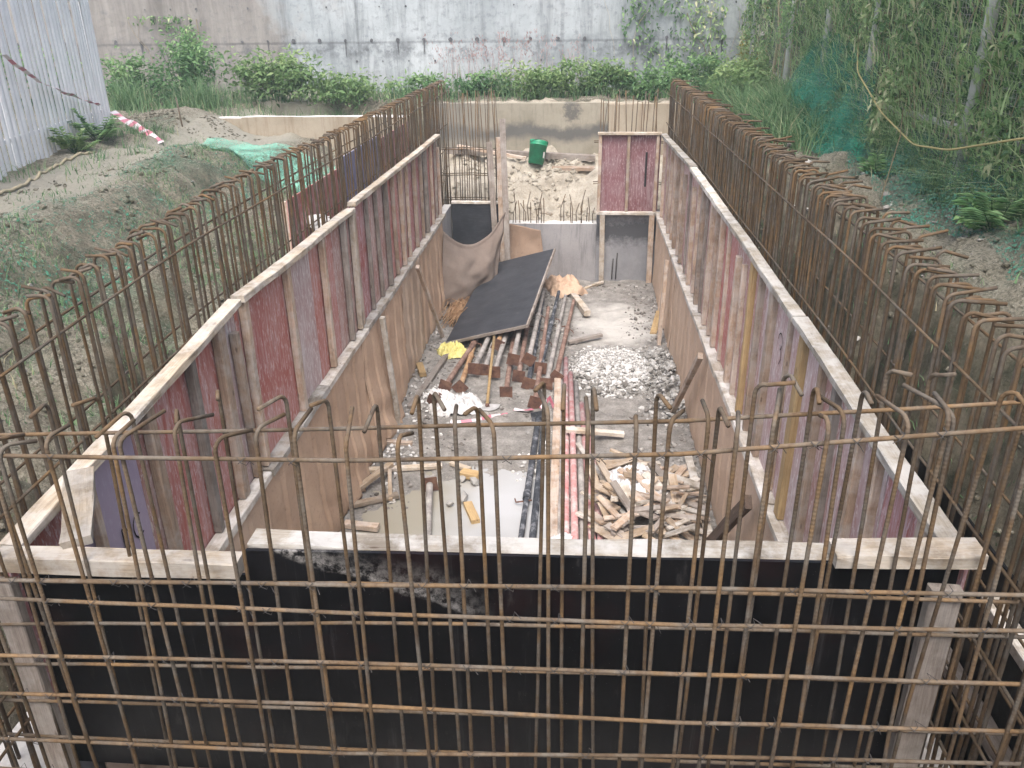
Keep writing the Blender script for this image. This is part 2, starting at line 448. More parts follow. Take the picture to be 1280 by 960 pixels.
def mat_retain():
    n = NT('weathered_retaining_concrete', .9, .2); n.obj(False)
    x, y, z = n.xyz()
    a = n.noise(.45, 7, .66); v = n.noise(1.5, 7, .72, n.map((2.6, 1, .32)), .4); g = n.noise(9, 6, .72)
    c = n.ramp(a, [(.3, (.23, .255, .27)), (.48, (.37, .40, .415)), (.7, (.50, .53, .545))])
    c = n.mix(n.ramp(v, [(.46, 0), (.66, .62)]), c, (.14, .152, .16))
    # old brownish pour at the left end
    left = n.ramp(n.math('ADD', n.math('MULTIPLY', x, -.16), n.math('MULTIPLY', n.math('SUBTRACT', a, .5), 1.1)), [(.85, 0), (1.35, .85)])
    lm = n.math('MULTIPLY_ADD', x, -.16); 
    c = n.mix(left, c, n.ramp(v, [(.35, (.29, .262, .235)), (.65, (.165, .145, .13))]))
    c = n.mix(n.ramp(n.noise(.8, 5, .6), [(.58, 0), (.72, .15)]), c, (.34, .275, .265))
    c = n.mix(n.ramp(g, [(.52, 0), (.72, .55)]), c, (.12, .125, .14))
    # pour joint and panel joints: dirt in the lines
    def line(coord, at, w, strength):
        d = n.math('ABSOLUTE', n.math('SUBTRACT', n.math('ADD', coord, n.math('MULTIPLY', n.math('SUBTRACT', g, .5), .05)), at))
        return n.math('MULTIPLY', n.ramp(d, [(w * .4, 1), (w, 0)]), strength)
    for (co, at, w, st) in ((z, 3.36, .03, .5), (x, -4.35, .03, .35), (x, -.35, .05, .4), (x, .2, .03, .25), (x, 1.35, .03, .3), (z, 4.35, .03, .3), (x, -7.4, .03, .25)):
        c = n.mix(n.math('MULTIPLY', line(co, at, w, st), n.ramp(n.noise(3.5, 4, .7), [(.35, .25), (.6, 1)])), c, (.065, .065, .07))
    c = n.mix(n.math('MULTIPLY', n.ramp(n.math('ABSOLUTE', n.math('SUBTRACT', z, 3.22)), [(.02, 1), (.28, 0)]), n.ramp(n.noise(2.6, 6, .75), [(.46, 0), (.62, .8)])), c, (.10, .105, .115))
    n.color(c); n.bump(n.mix(.5, v, g), .5, .03); return n.m
M['retain'] = mat_retain()
def mat_cloth(name, lo, hi, weave=True, spots=(.1, .07, .05)):
    n = NT(name, .95, .1)
    a = n.noise(2.2, 6, .65); g = n.noise(30, 5, .7)
    c = n.ramp(a, [(.3, lo), (.7, hi)])
    c = n.mix(n.ramp(g, [(.55, 0), (.75, .35)]), c, spots)
    n.color(c)
    w1 = n.wave(55, .6, 'Z', None); w2 = n.wave(55, .6, 'Y', None)
    n.bump(n.mix(.5, n.mix(.5, w1, w2), g), .35, .004); return n.m
M['hessian'] = mat_cloth('brown_hessian', (.42, .29, .205), (.55, .40, .29))
M['hessian_light'] = mat_cloth('tan_hessian', (.48, .35, .255), (.60, .46, .35))
M['hessian_grey'] = mat_cloth('grey_brown_hessian', (.40, .295, .22), (.51, .40, .31))
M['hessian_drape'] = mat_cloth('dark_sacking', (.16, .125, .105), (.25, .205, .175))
M['hessian_rust'] = mat_cloth('orange_brown_hessian', (.25, .17, .12), (.35, .255, .19))
def mat_plastic(name, lo, hi, rough=.4):
    n = NT(name, rough, .4)
    c = n.ramp(n.noise(7, 6, .7), [(.3, lo), (.6, hi)])
    n.color(c); n.bump(n.noise(14, 5, .65, None, 1.0), .8, .03); return n.m
M['bag_white'] = mat_plastic('white_plastic_sacking', (.45, .44, .43), (.76, .75, .74))
M['bag_yellow'] = mat_plastic('yellow_plastic_sacking', (.52, .46, .14), (.72, .66, .26))
def mat_tape():
    n = NT('red_white_barrier_tape', .45, .4)
    x = n.xyz()[0]
    s = n.math('GREATER_THAN', n.math('FRACT', n.math('MULTIPLY', x, 4.6)), .5)
    n.color(n.mix(s, (.62, .57, .58), (.50, .17, .22))); return n.m
M['tape'] = mat_tape()
M['bucket'] = NT('green_bucket_plastic', .4, .45); 
_b = M['bucket']; _b.color(_b.ramp(_b.noise(8, 5, .6), [(.4, (.01, .20, .095)), (.75, (.02, .32, .16))])); M['bucket'] = _b.m
M['bucket_in'] = NT('bucket_inner_dark', .6).color((.01, .07, .035)).m
M['label_white'] = NT('pale_label', .6).color((.6, .6, .58)).m
def mat_galv():
    n = NT('pale_painted_steel', .5, .4)
    c = n.ramp(n.noise(3, 6, .65), [(.3, (.50, .51, .53)), (.7, (.66, .67, .69))])
    c = n.mix(n.ramp(n.noise(12, 6, .75), [(.6, 0), (.75, .5)]), c, (.33, .32, .31))
    n.color(c); return n.m
M['galv'] = mat_galv()
def mat_post():
    n = NT('weathered_fence_steel', .7, .3)
    c = n.ramp(n.noise(4, 6, .7), [(.3, (.30, .30, .29)), (.55, (.44, .44, .43)), (.75, (.56, .56, .54))])
    n.color(c); return n.m
M['post'] = mat_post()
M['wire'] = NT('grey_fence_wire', .6, .3).color((.34, .34, .32)).m
def mat_leaf(name, cols, dull=.5):
    n = NT(name, .6, .25)
    t = n.attr('tint')
    c = n.ramp(t, cols)
    n.color(c)
    tr = n.n.new('ShaderNodeBsdfTranslucent'); n.l.new(c, tr.inputs[0])
    mx = n.n.new('ShaderNodeMixShader'); mx.inputs[0].default_value = .4
    n.l.new(n.b.outputs[0], mx.inputs[1]); n.l.new(tr.outputs[0], mx.inputs[2]); n.l.new(mx.outputs[0], n.out.inputs[0])
    return n.m
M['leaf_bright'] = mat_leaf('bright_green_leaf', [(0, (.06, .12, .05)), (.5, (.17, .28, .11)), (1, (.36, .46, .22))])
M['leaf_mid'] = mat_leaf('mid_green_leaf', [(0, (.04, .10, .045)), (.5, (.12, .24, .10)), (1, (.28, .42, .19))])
M['leaf_dull'] = mat_leaf('dull_olive_leaf', [(0, (.09, .17, .08)), (.4, (.24, .40, .17)), (.75, (.40, .53, .26)), (1, (.58, .57, .36))])
M['leaf_dark'] = mat_leaf('dark_green_leaf', [(0, (.04, .09, .05)), (.6, (.11, .21, .11)), (1, (.22, .34, .17))])
M['leaf_yellow'] = mat_leaf('yellow_turning_leaf', [(0, (.20, .17, .04)), (1, (.42, .34, .09))])
M['grass'] = mat_leaf('field_grass_blade', [(0, (.05, .12, .055)), (.45, (.13, .24, .11)), (.8, (.26, .36, .19)), (1, (.42, .37, .24))])
M['vine_grass'] = mat_leaf('pale_hanging_grass', [(0, (.12, .22, .10)), (.45, (.31, .48, .22)), (.8, (.48, .60, .33)), (1, (.62, .58, .42))])
M['straw'] = mat_leaf('dry_straw', [(0, (.26, .21, .13)), (1, (.56, .48, .34))])
M['pink'] = mat_leaf('pink_grass_plume', [(0, (.32, .20, .19)), (1, (.52, .36, .34))])
def mat_net(name, c, hole=.5, sc=70):
    n = NT(name, .7, .2); n.color(c)
    w1 = n.wave(sc / 6.28, .4, 'X', n.raw()); w2 = n.wave(sc / 6.28, .4, 'Y', n.raw()); w3 = n.wave(sc / 6.28, .4, 'Z', n.raw())
    w = n.math('MULTIPLY', n.noise(sc, 2, .5), 1.0)
    big = n.noise(3, 5, .65)
    f = n.ramp(n.math('ADD', w, n.math('MULTIPLY', n.math('SUBTRACT', big, .5), .5)), [(hole - .06, 0), (hole + .06, 1)])
    tr = n.n.new('ShaderNodeBsdfTransparent')
    mx = n.n.new('ShaderNodeMixShader'); n.l.new(f, mx.inputs[0])
    n.l.new(tr.outputs[0], mx.inputs[1]); n.l.new(n.b.outputs[0], mx.inputs[2]); n.l.new(mx.outputs[0], n.out.inputs[0])
    return n.m
M['net_green'] = mat_net('green_shade_net', (.02, .17, .11), .49)
M['net_strip'] = mat_net('dusty_strip_net', (.045, .15, .105), .555, 60)
M['net_bank'] = mat_net('torn_bank_net', (.06, .19, .12), .635, 45)
M['net_turq'] = mat_net('turquoise_shade_net', (.18, .40, .30), .50)
M['rope'] = NT('yellow_rope', .8).color((.42, .34, .16)).m
M['hose'] = NT('dull_hose', .7).color((.34, .29, .19)).m
M['rubble'] = None
n = NT('white_rubble', .95, .1); n.color(n.ramp(n.attr('tint'), [(0, (.17, .16, .145)), (.35, (.33, .32, .30)), (.6, (.56, .55, .53)), (1, (.74, .73, .71))])); n.bump(n.noise(30, 5, .7), .6, .01); M['rubble'] = n.m
n = NT('grey_gravel', .9, .15); n.color(n.ramp(n.attr('tint'), [(0, (.10, .09, .08)), (.5, (.24, .22, .20)), (1, (.48, .46, .43))])); M['gravel'] = n.m
M['ink'] = NT('black_marker', .7).color((.02, .018, .02)).m
n = NT('hoe_blade_steel', .45, .5); n.color(n.ramp(n.noise(9, 5, .6), [(.35, (.30, .29, .28)), (.7, (.55, .54, .53))])); M['blade'] = n.m

# ------------------------------------------------------------------ ground
XL, XR, YF, YB = -1.915, 1.21, 2.18, 12.5
def ground_h(x, y):
    n1 = fbm(x * .55, y * .55, 3); n2 = fbm(x * 1.7, y * 1.7, 9, 5); n3 = fbm(x * 5, y * 5, 4, 3)
    n4 = noise.noise(Vector((x * 9.5, y * 9.5, 2)))
    rough = .07 * n1 + .075 * n2 + .055 * n3 + .018 * n4
    z = 2.40 + rough * .7
    if y > 15.16: return 2.42 + rough * .8 + .02 * (y - 15)
    # dip with the netting and the soil mound before the low wall
    if x < -2.4:
        d = sstep(9.6, 10.8, y) * sstep(-6.0, -5.0, x)
        z -= .28 * d
        z += .20 * math.exp(-((x + 6.0) / .85) ** 2 - ((y - 12.75) / .45) ** 2)
        z += .06 * math.exp(-((x + 4.45) / .5) ** 2 - ((y - 8.9) / .9) ** 2)
    xi, yi = x, y
    # left bank
    if x < -1.5:
        e = xi + .22 * n2 + .15 * n1
        if y < 13.4 or x > -2.9:
            t1 = .62 * sstep(-4.3, -3.55, e) + .38 * sstep(-3.6, -2.75, e); t2 = sstep(-2.8, -2.5, xi + .06 * n2)
            z -= .85 * t1 * (1 if y < 11 else lerp(1, .5, sstep(11, 12.5, y))) + (.55 * t2 if y < 13 else 0.3 * t2)
            z += (.26 * n2 + .26 * noise.noise(Vector((x * 2.4, y * 2.4, 8))) + .07 * n3) * t1
    # right bank
    if x > -1.5:
        e = xi + .10 * n2
        t = 1 - sstep(1.72, 2.25, e)
        z = lerp(z - .08 + .06 * (x > 2.2), .75, t)
        z += (.14 * n2 + .05 * n3) * (1 - t)
        if x > 2.0: z += .10 * sstep(2.3, 3.1, x)
    inside = x > -2.35 and x < 1.7
    if inside:
        if y < 1.0: z = max(z, 2.25)
        elif y < 1.35: z = lerp(2.25, .7, sstep(1.0, 1.35, y))
        elif y < 12.62: z = .7 if not (x > -1.98 and x < 1.27 and y > 2.25) else -.12
    if y > 12.62 and x > -2.7 and x < 1.95:
        s = .80 + (y - 12.62) * .33 + .20 * n2 + .08 * n1 + .10 * n3 + .05 * n4
        s += .28 * math.exp(-((x + 1.5) / .8) ** 2 - ((y - 13.6) / .7) ** 2)
        w = sstep(-2.7, -2.3, x) * (1 - sstep(1.5, 1.95, x))
        z = lerp(z, min(s, 1.75), w)
    return z
def axis(lo, hi, step, far):
    a = []; k = lo
    while k < hi: a.append(k); k += step
    a.append(hi)
    return [lo - q for q in far[::-1]] + a + [hi + q for q in far]
xs = axis(-9.0, 6.0, .058, (.6, 2, 5, 12, 30, 80, 200)); ys = axis(.4, 18.0, .064, (.6, 2, 5, 12, 30, 80, 200))
mb = MB(); nx = len(xs)
for y in ys:
    for x in xs: mb.v.append((x, y, ground_h(max(-9.5, min(6.5, x)), y)))
for j in range(len(ys) - 1):
    for i in range(nx - 1):
        a = j * nx + i
        cx = (xs[i] + xs[i + 1]) / 2; cy = (ys[j] + ys[j + 1]) / 2
        if -1.9 < cx < 1.2 and 2.3 < cy < 12.4: continue
        mb.cur = 1 if (12.5 < cy < 15.2 and -2.5 < cx < 1.75) else 0
        mb.face(a, a + 1, a + nx + 1, a + nx)
tag(mb.build('ground', [M['soil'], M['sand']], smooth=True), kind='structure')

# tank floor with a shallow dip that holds the puddle
def floor_h(x, y):
    d = .085 * math.exp(-((x + .78) / .66) ** 4 - ((y - 5.35) / .98) ** 4) + .045 * math.exp(-((x + 1.45) / .35) ** 2 - ((y - 5.25) / .45) ** 2)
    return .022 * fbm(x * 1.3, y * 1.3, 2) + .017 * fbm(x * 6, y * 6, 5, 4) - d + .016
mb = MB(); mb.grid(lambda u, v: (lerp(XL - .05, XR + .06, u), lerp(2.2, 12.55, v), floor_h(lerp(XL, XR, u), lerp(2.2, 12.55, v))), 120, 400)
tag(mb.build('floor', M['floor'], smooth=True), kind='structure')
mb = MB()
mb.grid(lambda u, v: (lerp(-1.75, .05, u), lerp(4.3, 6.75, v), -.001), 8, 8)
tag(mb.build('puddle', M['water']), kind='structure')

# loose stones on the floor
mb = MB(); rr = random.Random(3)
for k in range(7000):
    x = rr.uniform(XL + .05, XR - .03); y = rr.uniform(4.5, 12.3)
    dens = .35 + 1.3 * noise.noise(Vector((x * 1.3, y * 1.3, 5)))
    edge = .6 if (x > .75 or x < -1.45) else 0
    if rr.random() > dens + edge: continue
    mb.tint = rr.random(); sz = rr.choice((.006, .008, .010, .012, .016, .026)) * rr.uniform(.7, 1.3)
    mb.rock((x, y, floor_h(x, y) + sz * .3), sz, rr)
tag(mb.build('gravel', M['gravel']), 'small loose grey stones scattered over the muddy tank floor', 'gravel', kind='stuff')
# rubble heap
mb = MB(); rr = random.Random(8)
def heap(x, y, cx, cy, rx, ry, h): return h * max(0, 1 - ((x - cx) / rx) ** 2 - ((y - cy) / ry) ** 2)
for k in range(3600):
    a = rr.uniform(0, 6.28); q = math.sqrt(rr.random()) * 1.12
    x = .47 + math.cos(a) * .56 * q; y = 8.92 + math.sin(a) * .72 * q
    hz = heap(x, y, .47, 8.92, .60, .8, .13)
    near = y < 8.8
    mb.tint = min(1, max(0, rr.gauss(.55 - .28 * (q > .75), .22)))
    sz = rr.choice((.006, .008, .010, .013, .016, .022, .038 if near else .016)) * rr.uniform(.7, 1.2)
    mb.rock((x, y, hz + sz * .3), sz, rr)
mb.tint = .55
def hp(u, v):
    x = lerp(-.15, 1.1, u); y = lerp(8.1, 9.75, v)
    return (x, y, heap(x, y, .47, 8.92, .60, .8, .13) + .012 * fbm(x * 9, y * 9) - .012)
mb.tint = .66; mb.grid(hp, 30, 30)
tag(mb.build('rubble', M['rubble']), 'heap of broken white concrete rubble on the floor', 'rubble', kind='stuff')
mb = MB()
for k in range(700):
    x = rr.gauss(1.0, .16); y = rr.uniform(7.4, 9.7)
    if x > XR - .02: continue
    hz = heap(x, y, 1.02, 8.6, .34, 1.1, .11); mb.tint = rr.uniform(.1, .55); sz = rr.choice((.01, .014, .02, .03, .04)) * rr.uniform(.7, 1.2)
    mb.rock((x, y, hz + sz * .25), sz, rr)
tag(mb.build('debris', M['rubble']), 'grey lumps of broken mortar along the foot of right wall', 'rubble', kind='stuff')
mb = MB()
for k in range(330):
    if k < 170: x = rr.gauss(-1.5, .13); y = rr.gauss(8.0, .28)
    elif k < 250: x = rr.gauss(-1.62, .14); y = rr.gauss(6.75, .2)
    else: x = rr.gauss(-.36, .1); y = rr.gauss(6.5, .35)
    if x < XL + .04: continue
    mb.tint = rr.uniform(.25, .95); sz = rr.uniform(.01, .032); mb.rock((x, y, floor_h(x, y) + sz * .3), sz, rr)
for (x, y, sz) in ((-.93, 6.02, .085), (-1.03, 5.93, .05), (-.86, 6.3, .05), (-.98, 6.35, .045)):
    mb.tint = .35; mb.rock((x, y, .03), sz, rr)
tag(mb.build('broken_concrete', M['rubble']), 'chips of broken concrete around the puddle and left wall', 'rubble', kind='stuff')

# ------------------------------------------------------------------ cast lower walls
def block(name, lo, hi, mat, label, cat, kind=None, rough=.006, seed=0):
    mb = MB(); lo = Vector(lo); hi = Vector(hi); d = hi - lo
    n = [max(1, min(60, int(d[k] / .12))) for k in range(3)]
    def face(fixed, val, a, b, flip):
        base = len(mb.v)
        for j in range(n[b] + 1):
            for i in range(n[a] + 1):
                p = [0, 0, 0]; p[fixed] = val; p[a] = lo[a] + d[a] * i / n[a]; p[b] = lo[b] + d[b] * j / n[b]
                q = Vector(p)
                q += noise.noise_vector(q * 3.1 + Vector((seed, 0, 0))) * rough
                mb.v.append(tuple(q))
        for j in range(n[b]):
            for i in range(n[a]):
                k = base + j * (n[a] + 1) + i; f = (k, k + 1, k + n[a] + 2, k + n[a] + 1)
                mb.face(*(f[::-1] if flip else f))
    face(0, lo[0], 1, 2, True); face(0, hi[0], 1, 2, False); face(1, lo[1], 0, 2, False); face(1, hi[1], 0, 2, True)
    face(2, lo[2], 0, 1, True); mb.cur = 1 if isinstance(mat, (list, tuple)) and len(mat) > 1 else 0; face(2, hi[2], 0, 1, False)
    o = mb.build(name, mat)
    return tag(o, label, cat, kind=kind)
block('concrete_wall', (XL - .34, 1.84, -.1), (XL - .006, 12.5, 1.19), [M['conc'], M['conc_white']], 'cast concrete lower wall behind the hessian on the left side', 'wall')
block('concrete_wall', (XR + .006, 1.84, -.1), (XR + .33, 12.5, 1.05), [M['conc'], M['conc_white']], 'cast concrete lower wall behind the hessian on the right side', 'wall')
block('concrete_wall', (XL, 1.84, -.1), (XR, 2.165, 1.18), [M['conc'], M['conc_white']], 'cast concrete lower wall under the black front shutter', 'wall')
far_wall = block('concrete_wall', (XL, 12.503, -.1), (.30, 12.74, .9), [M['conc'], M['conc_white']], 'low grey concrete end wall with short starter bars on top', 'wall')
corner_wall = block('concrete_wall', (.303, 12.503, -.1), (XR + .3, 12.76, 1.055), [M['conc_damp'], M['conc_damp']], 'grey concrete end wall with dark damp band under the corner shutter', 'wall')
for (x, h) in ((.56, .33), (.62, .42)):
    mb = MB(); mb.tube([(0, 0, 0), (.004, -.01, h * .6), (.012, 0, h)], .008, 6); mb.build('short_bar', M['tie'], corner_wall, (x, 12.47, .04), smooth=True)

# ------------------------------------------------------------------ shutters
def stick(name, p0, p1, w, t, mat, parent=None, label=None, cat=None, group=None, up=(0, 0, 1), seed=None, wob=.003, ragged=0):
    Mx, L = frame_from(p0, p1, up)
    mb = MB(); mb.board(L, w, t, max(3, int(L / .18)), wob, .004, seed if seed is not None else R.randint(0, 9999), ragged)
    o = mb.build(name, mat, parent, p0, Mx)
    if label: tag(o, label, cat, group)
    return o
def sheet(name, lo, hi, mat, parent=None, seed=0):
    mb = MB(); mb.bevbox(lo, hi, .002); 
    return mb.build(name, mat, parent)
def side_panel(side, y0, y1, zt0, zt1, zb, studs, plies, label, plate_mat, seed, studmats, twoplate=False):
    """side=-1 left, +1 right. Face of the shutter looks at the tank."""
    X0 = XL - .042 if side < 0 else XR + .042
    inx = -side
    root = empty('formwork_panel', label, 'formwork', (X0, (y0 + y1) / 2, zb))
    rr = random.Random(seed)
    loc = Vector(root.location)
    def zt(y): return lerp(zt0, zt1, (y - y0) / (y1 - y0))
    # plywood strips
    for k, (a, b, m) in enumerate(plies):
        mb = MB()
        xo = rr.uniform(-.003, .003)
        xa, xb = (X0 - .012 + xo, X0 + xo)
        v = []
        for x in (xa, xb):
            for (y, z) in ((a + .003, zb - .02), (b - .003, zb - .02), (b - .003, zt(b) - .002), (a + .003, zt(a) - .002)):
                v.append(mb.add(Vector((x, y, z)) - loc))
        for q in ((0, 1, 2, 3), (7, 6, 5, 4), (0, 4, 5, 1), (1, 5, 6, 2), (2, 6, 7, 3), (3, 7, 4, 0)): mb.face(*[v[i] for i in q])
        mb.build('plywood_sheet', M[m], root)
    for k, s in enumerate(studs):
        y, w, dpt, m = s if isinstance(s, tuple) else (s, rr.uniform(.04, .05), rr.uniform(.03, .04), rr.choice(studmats))
        dpt = min(dpt, .046); w *= .85; lean = rr.uniform(-.025, .025)
        top = zt(y) - .003; short = rr.random() < .08
        p0 = Vector((X0 + inx * .006, y, zb + .055)) - loc; p1 = Vector((X0 + inx * .006, y + lean, top - (.12 if short else 0))) - loc
        stick('stud', p0, p1, w, dpt, M[m], root, up=(inx, 0, 0), seed=rr.randint(0, 9999))
    # plates
    nseg = 2 if y1 - y0 > 3 else 1
    ya = y0
    cuts = [y0] + ([lerp(y0, y1, rr.uniform(.4, .6))] if nseg == 2 else []) + [y1]
    for k in range(len(cuts) - 1):
        p0 = Vector((X0 + inx * .028, cuts[k] + .004, zt(cuts[k]) + rr.uniform(0, .006))) - loc
        p1 = Vector((X0 + inx * .028, cuts[k + 1] - .004, zt(cuts[k + 1]) + rr.uniform(0, .006))) - loc
        stick('top_plate', p0, p1, rr.uniform(.07, .085), .040, M[plate_mat], root, seed=rr.randint(0, 9999), wob=.005, ragged=.012)
    cuts = [y0, lerp(y0, y1, .5 + rr.uniform(-.1, .1)), y1]
    for k in range(2):
        p0 = Vector((X0 + inx * .048, cuts[k] + .003, zb + rr.uniform(-.01, .006))) - loc
        p1 = Vector((X0 + inx * .048, cuts[k + 1] - .003, zb + rr.uniform(-.01, .006))) - loc
        stick('bottom_plate', p0, p1, rr.uniform(.08, .095), .05, M['wood_white'], root, seed=rr.randint(0, 9999), wob=.005, ragged=.012)
    return root
sm = ['wood_stud', 'wood_stud', 'wood_grey']
pL1 = side_panel(-1, 2.22, 4.34, 2.15, 2.33, 1.20, [2.70, (3.22, .07, .06, 'wood_stud'), (3.68, .06, .07, 'wood_grey'), (4.04, .10, .05, 'wood_stud'), (4.27, .06, .085, 'wood_stud')],
    [(2.22, 2.62, 'ply_maroon'), (2.62, 3.10, 'ply_violet'), (3.10, 3.24, 'ply_pink'), (3.24, 3.66, 'ply_red'), (3.66, 4.04, 'ply_red'), (4.04, 4.34, 'ply_lilac')],
    'near left shutter with violet and red boards and white sloping top plate', 'wood_pale', 1, sm)
pL2 = side_panel(-1, 4.36, 6.93, 2.335, 2.29, 1.20, [(4.41, .07, .095, 'wood_stud'), (5.2, .075, .085, 'wood_stud'), (6.0, .07, .085, 'wood_stud'), (6.6, .05, .07, 'wood_grey'), (6.88, .06, .075, 'wood_pale')],
    [(4.36, 5.2, 'ply_red'), (5.2, 5.75, 'ply_lilac'), (5.75, 6.35, 'ply_red'), (6.35, 6.93, 'ply_pink')],
    'middle left shutter with red and lilac boards and four wide studs', 'wood_pale', 2, sm)
pL3 = side_panel(-1, 6.95, 11.6, 2.335, 2.30, 1.20, [7.0, 7.42, 7.82, (8.2, .07, .05, 'wood_grey'), 8.58, (8.95, .06, .05, 'wood_stud'), 9.3, (9.75, .06, .07, 'wood_stud'), 10.2, (10.5, .09, .05, 'wood_grey'), 10.95, 11.28, 11.56],
    [(6.95, 7.6, 'ply_maroon'), (7.6, 8.2, 'ply_pink'), (8.2, 8.9, 'ply_red'), (8.9, 9.5, 'ply_pink'), (9.5, 10.2, 'ply_maroon'), (10.2, 10.7, 'ply_lilac'), (10.7, 11.6, 'ply_red')],
    'far left shutter, long red one with closely set studs', 'wood_pale', 3, sm)
pR1 = side_panel(1, 2.22, 4.34, 2.225, 2.27, 1.07, [(2.5, .1, .06, 'wood_stud'), (2.95, .06, .06, 'wood_stud'), (3.2, .08, .05, 'wood_stud'), (3.55, .06, .07, 'wood_grey'), (3.8, .05, .06, 'wood_stud'), (4.2, .1, .06, 'wood_yellow')],
    [(2.22, 2.9, 'ply_maroon'), (2.9, 3.5, 'ply_lilac'), (3.5, 3.9, 'ply_pink'), (3.9, 4.34, 'ply_lilac')],
    'near right shutter with lilac cement-streaked boards beside the front corner', 'wood_white', 4, sm)
pR2 = side_panel(1, 4.36, 9.05, 2.27, 2.29, 1.07, [4.5, (4.95, .10, .06, 'wood_stud'), (5.3, .05, .05, 'wood_stud'), (5.58, .07, .06, 'wood_yellow'), 5.9, (6.15, .08, .06, 'wood_stud'), 6.6, (6.92, .08, .06, 'wood_stud'), 7.2, (7.5, .08, .06, 'wood_stud'), 7.85, (8.1, .09, .06, 'wood_stud'), 8.45, (8.76, .08, .05, 'wood_stud')],
    [(4.36, 5.2, 'ply_lilac'), (5.2, 5.7, 'ply_pink'), (5.7, 6.3, 'ply_pink'), (6.3, 7.0, 'ply_red'), (7.0, 7.8, 'ply_pink'), (7.8, 9.05, 'ply_pink')],
    'middle right shutter, long pinkish one with crowded brown studs', 'wood_white', 5, sm)
pR3 = side_panel(1, 9.07, 12.42, 2.29, 2.20, 1.07, [9.2, (9.6, .07, .06, 'wood_stud'), 9.95, (10.3, .07, .06, 'wood_stud'), 10.7, (11.07, .07, .06, 'wood_stud'), 11.55, (12.05, .06, .06, 'wood_stud')],
    [(9.07, 10.3, 'ply_pink'), (10.3, 11.4, 'ply_pink'), (11.4, 12.42, 'ply_pink')],
    'far right shutter running up to the far corner', 'wood_white', 6, sm)
# handwriting on the violet board and a scrawl on a right-hand board
def scrawl(parent, X, strokes, side, name='marker_writing'):
    mb = MB()
    for st in strokes:
        for (a, b) in zip(st, st[1:]):
            a = Vector((X, a[0], a[1])); b = Vector((X, b[0], b[1])); d = (b - a).normalized(); s = Vector((0, -d.z, d.y)) * .004
            mb.quad(a + s, b + s, b - s, a - s); mb.quad(a - s, b - s, b + s, a + s)
    o = mb.build(name, M['ink'], parent); o.location = -Vector(parent.location); return o
ink = M['ink']
def arc(cy, cz, ry, rz, a0, a1, n=8): return [(cy + ry * math.cos(lerp(a0, a1, k / n)), cz + rz * math.sin(lerp(a0, a1, k / n))) for k in range(n + 1)]
# reads left to right for someone inside the tank looking at the left side (y grows to the right)
scrawl(pL1, XL - .042 + .007, [[(2.87, 1.68), (2.87, 1.80)], arc(2.87, 1.74, .05, .06, -1.57, 1.57), arc(3.0, 1.74, .045, .06, .9, 5.4), [(2.90, 1.56), (2.89, 1.63), (2.98, 1.62)]], -1)
scrawl(pR2, XR + .042 - .019, [arc(4.72, 2.02, .05, .05, 0, 4.5), [(4.72, 2.0), (4.66, 1.93), (4.70, 1.88)]], 1)
# far corner shutter
def corner_panel():
    root = empty('formwork_panel', 'square maroon corner shutter above the grey end wall', 'formwork', (.75, 12.49, 1.07))
    L = Vector(root.location)
    def B(name, lo, hi, m, s=.003):
        mb = MB(); mb.bevbox(Vector(lo) - L, Vector(hi) - L, s); return mb.build(name, M[m], root)
    B('plywood_sheet', (.30, 12.49, 1.08), (.735, 12.502, 2.22), 'ply_corner'); B('plywood_sheet', (.74, 12.49, 1.08), (1.2, 12.502, 2.22), 'ply_corner')
    for x in (.30, .715, 1.13): stick('stud', Vector((x + .02, 12.488, 1.10)) - L, Vector((x + .02, 12.488, 2.22)) - L, .045, .05, M['wood_stud'], root, up=(0, -1, 0))
    stick('top_plate', Vector((.28, 12.46, 2.222)) - L, Vector((1.2, 12.46, 2.222)) - L, .09, .035, M['wood_pale'], root)
    stick('bottom_plate', Vector((.28, 12.45, 1.06)) - L, Vector((1.2, 12.45, 1.06)) - L, .08, .042, M['wood_white'], root)
    mb = MB(); mb.box(Vector((1.0, 12.483, 1.72)) - L, (.03, .006, .5)); mb.build('crack', M['ink'], root)
corner_panel()
stick('timber_post', (.40, 12.40, 0.0), (.385, 12.44, 1.055), .075, .045, M['wood_pale'], None, 'pale timber post under the left edge of the maroon corner shutter', 'post', up=(0, -1, 0))
stick('timber_post', (1.13, 12.40, 0.0), (1.12, 12.44, 1.055), .08, .045, M['wood_stud'], None, 'brown timber post in the far right corner of the tank', 'post', up=(0, -1, 0))
# far left black panel
root = empty('formwork_panel', 'grey-black sheet behind the sagging sacking in the far left corner', 'formwork', (-1.5, 12.4, 0))
mb = MB(); mb.bevbox((-.40, -.005, .03), (.42, .012, 1.22), .002); mb.build('plywood_sheet', M['ply_dusty'], root)
stick('top_plate', (-.4, .03, 1.222), (.42, .03, 1.222), .1, .035, M['wood_white'], root)

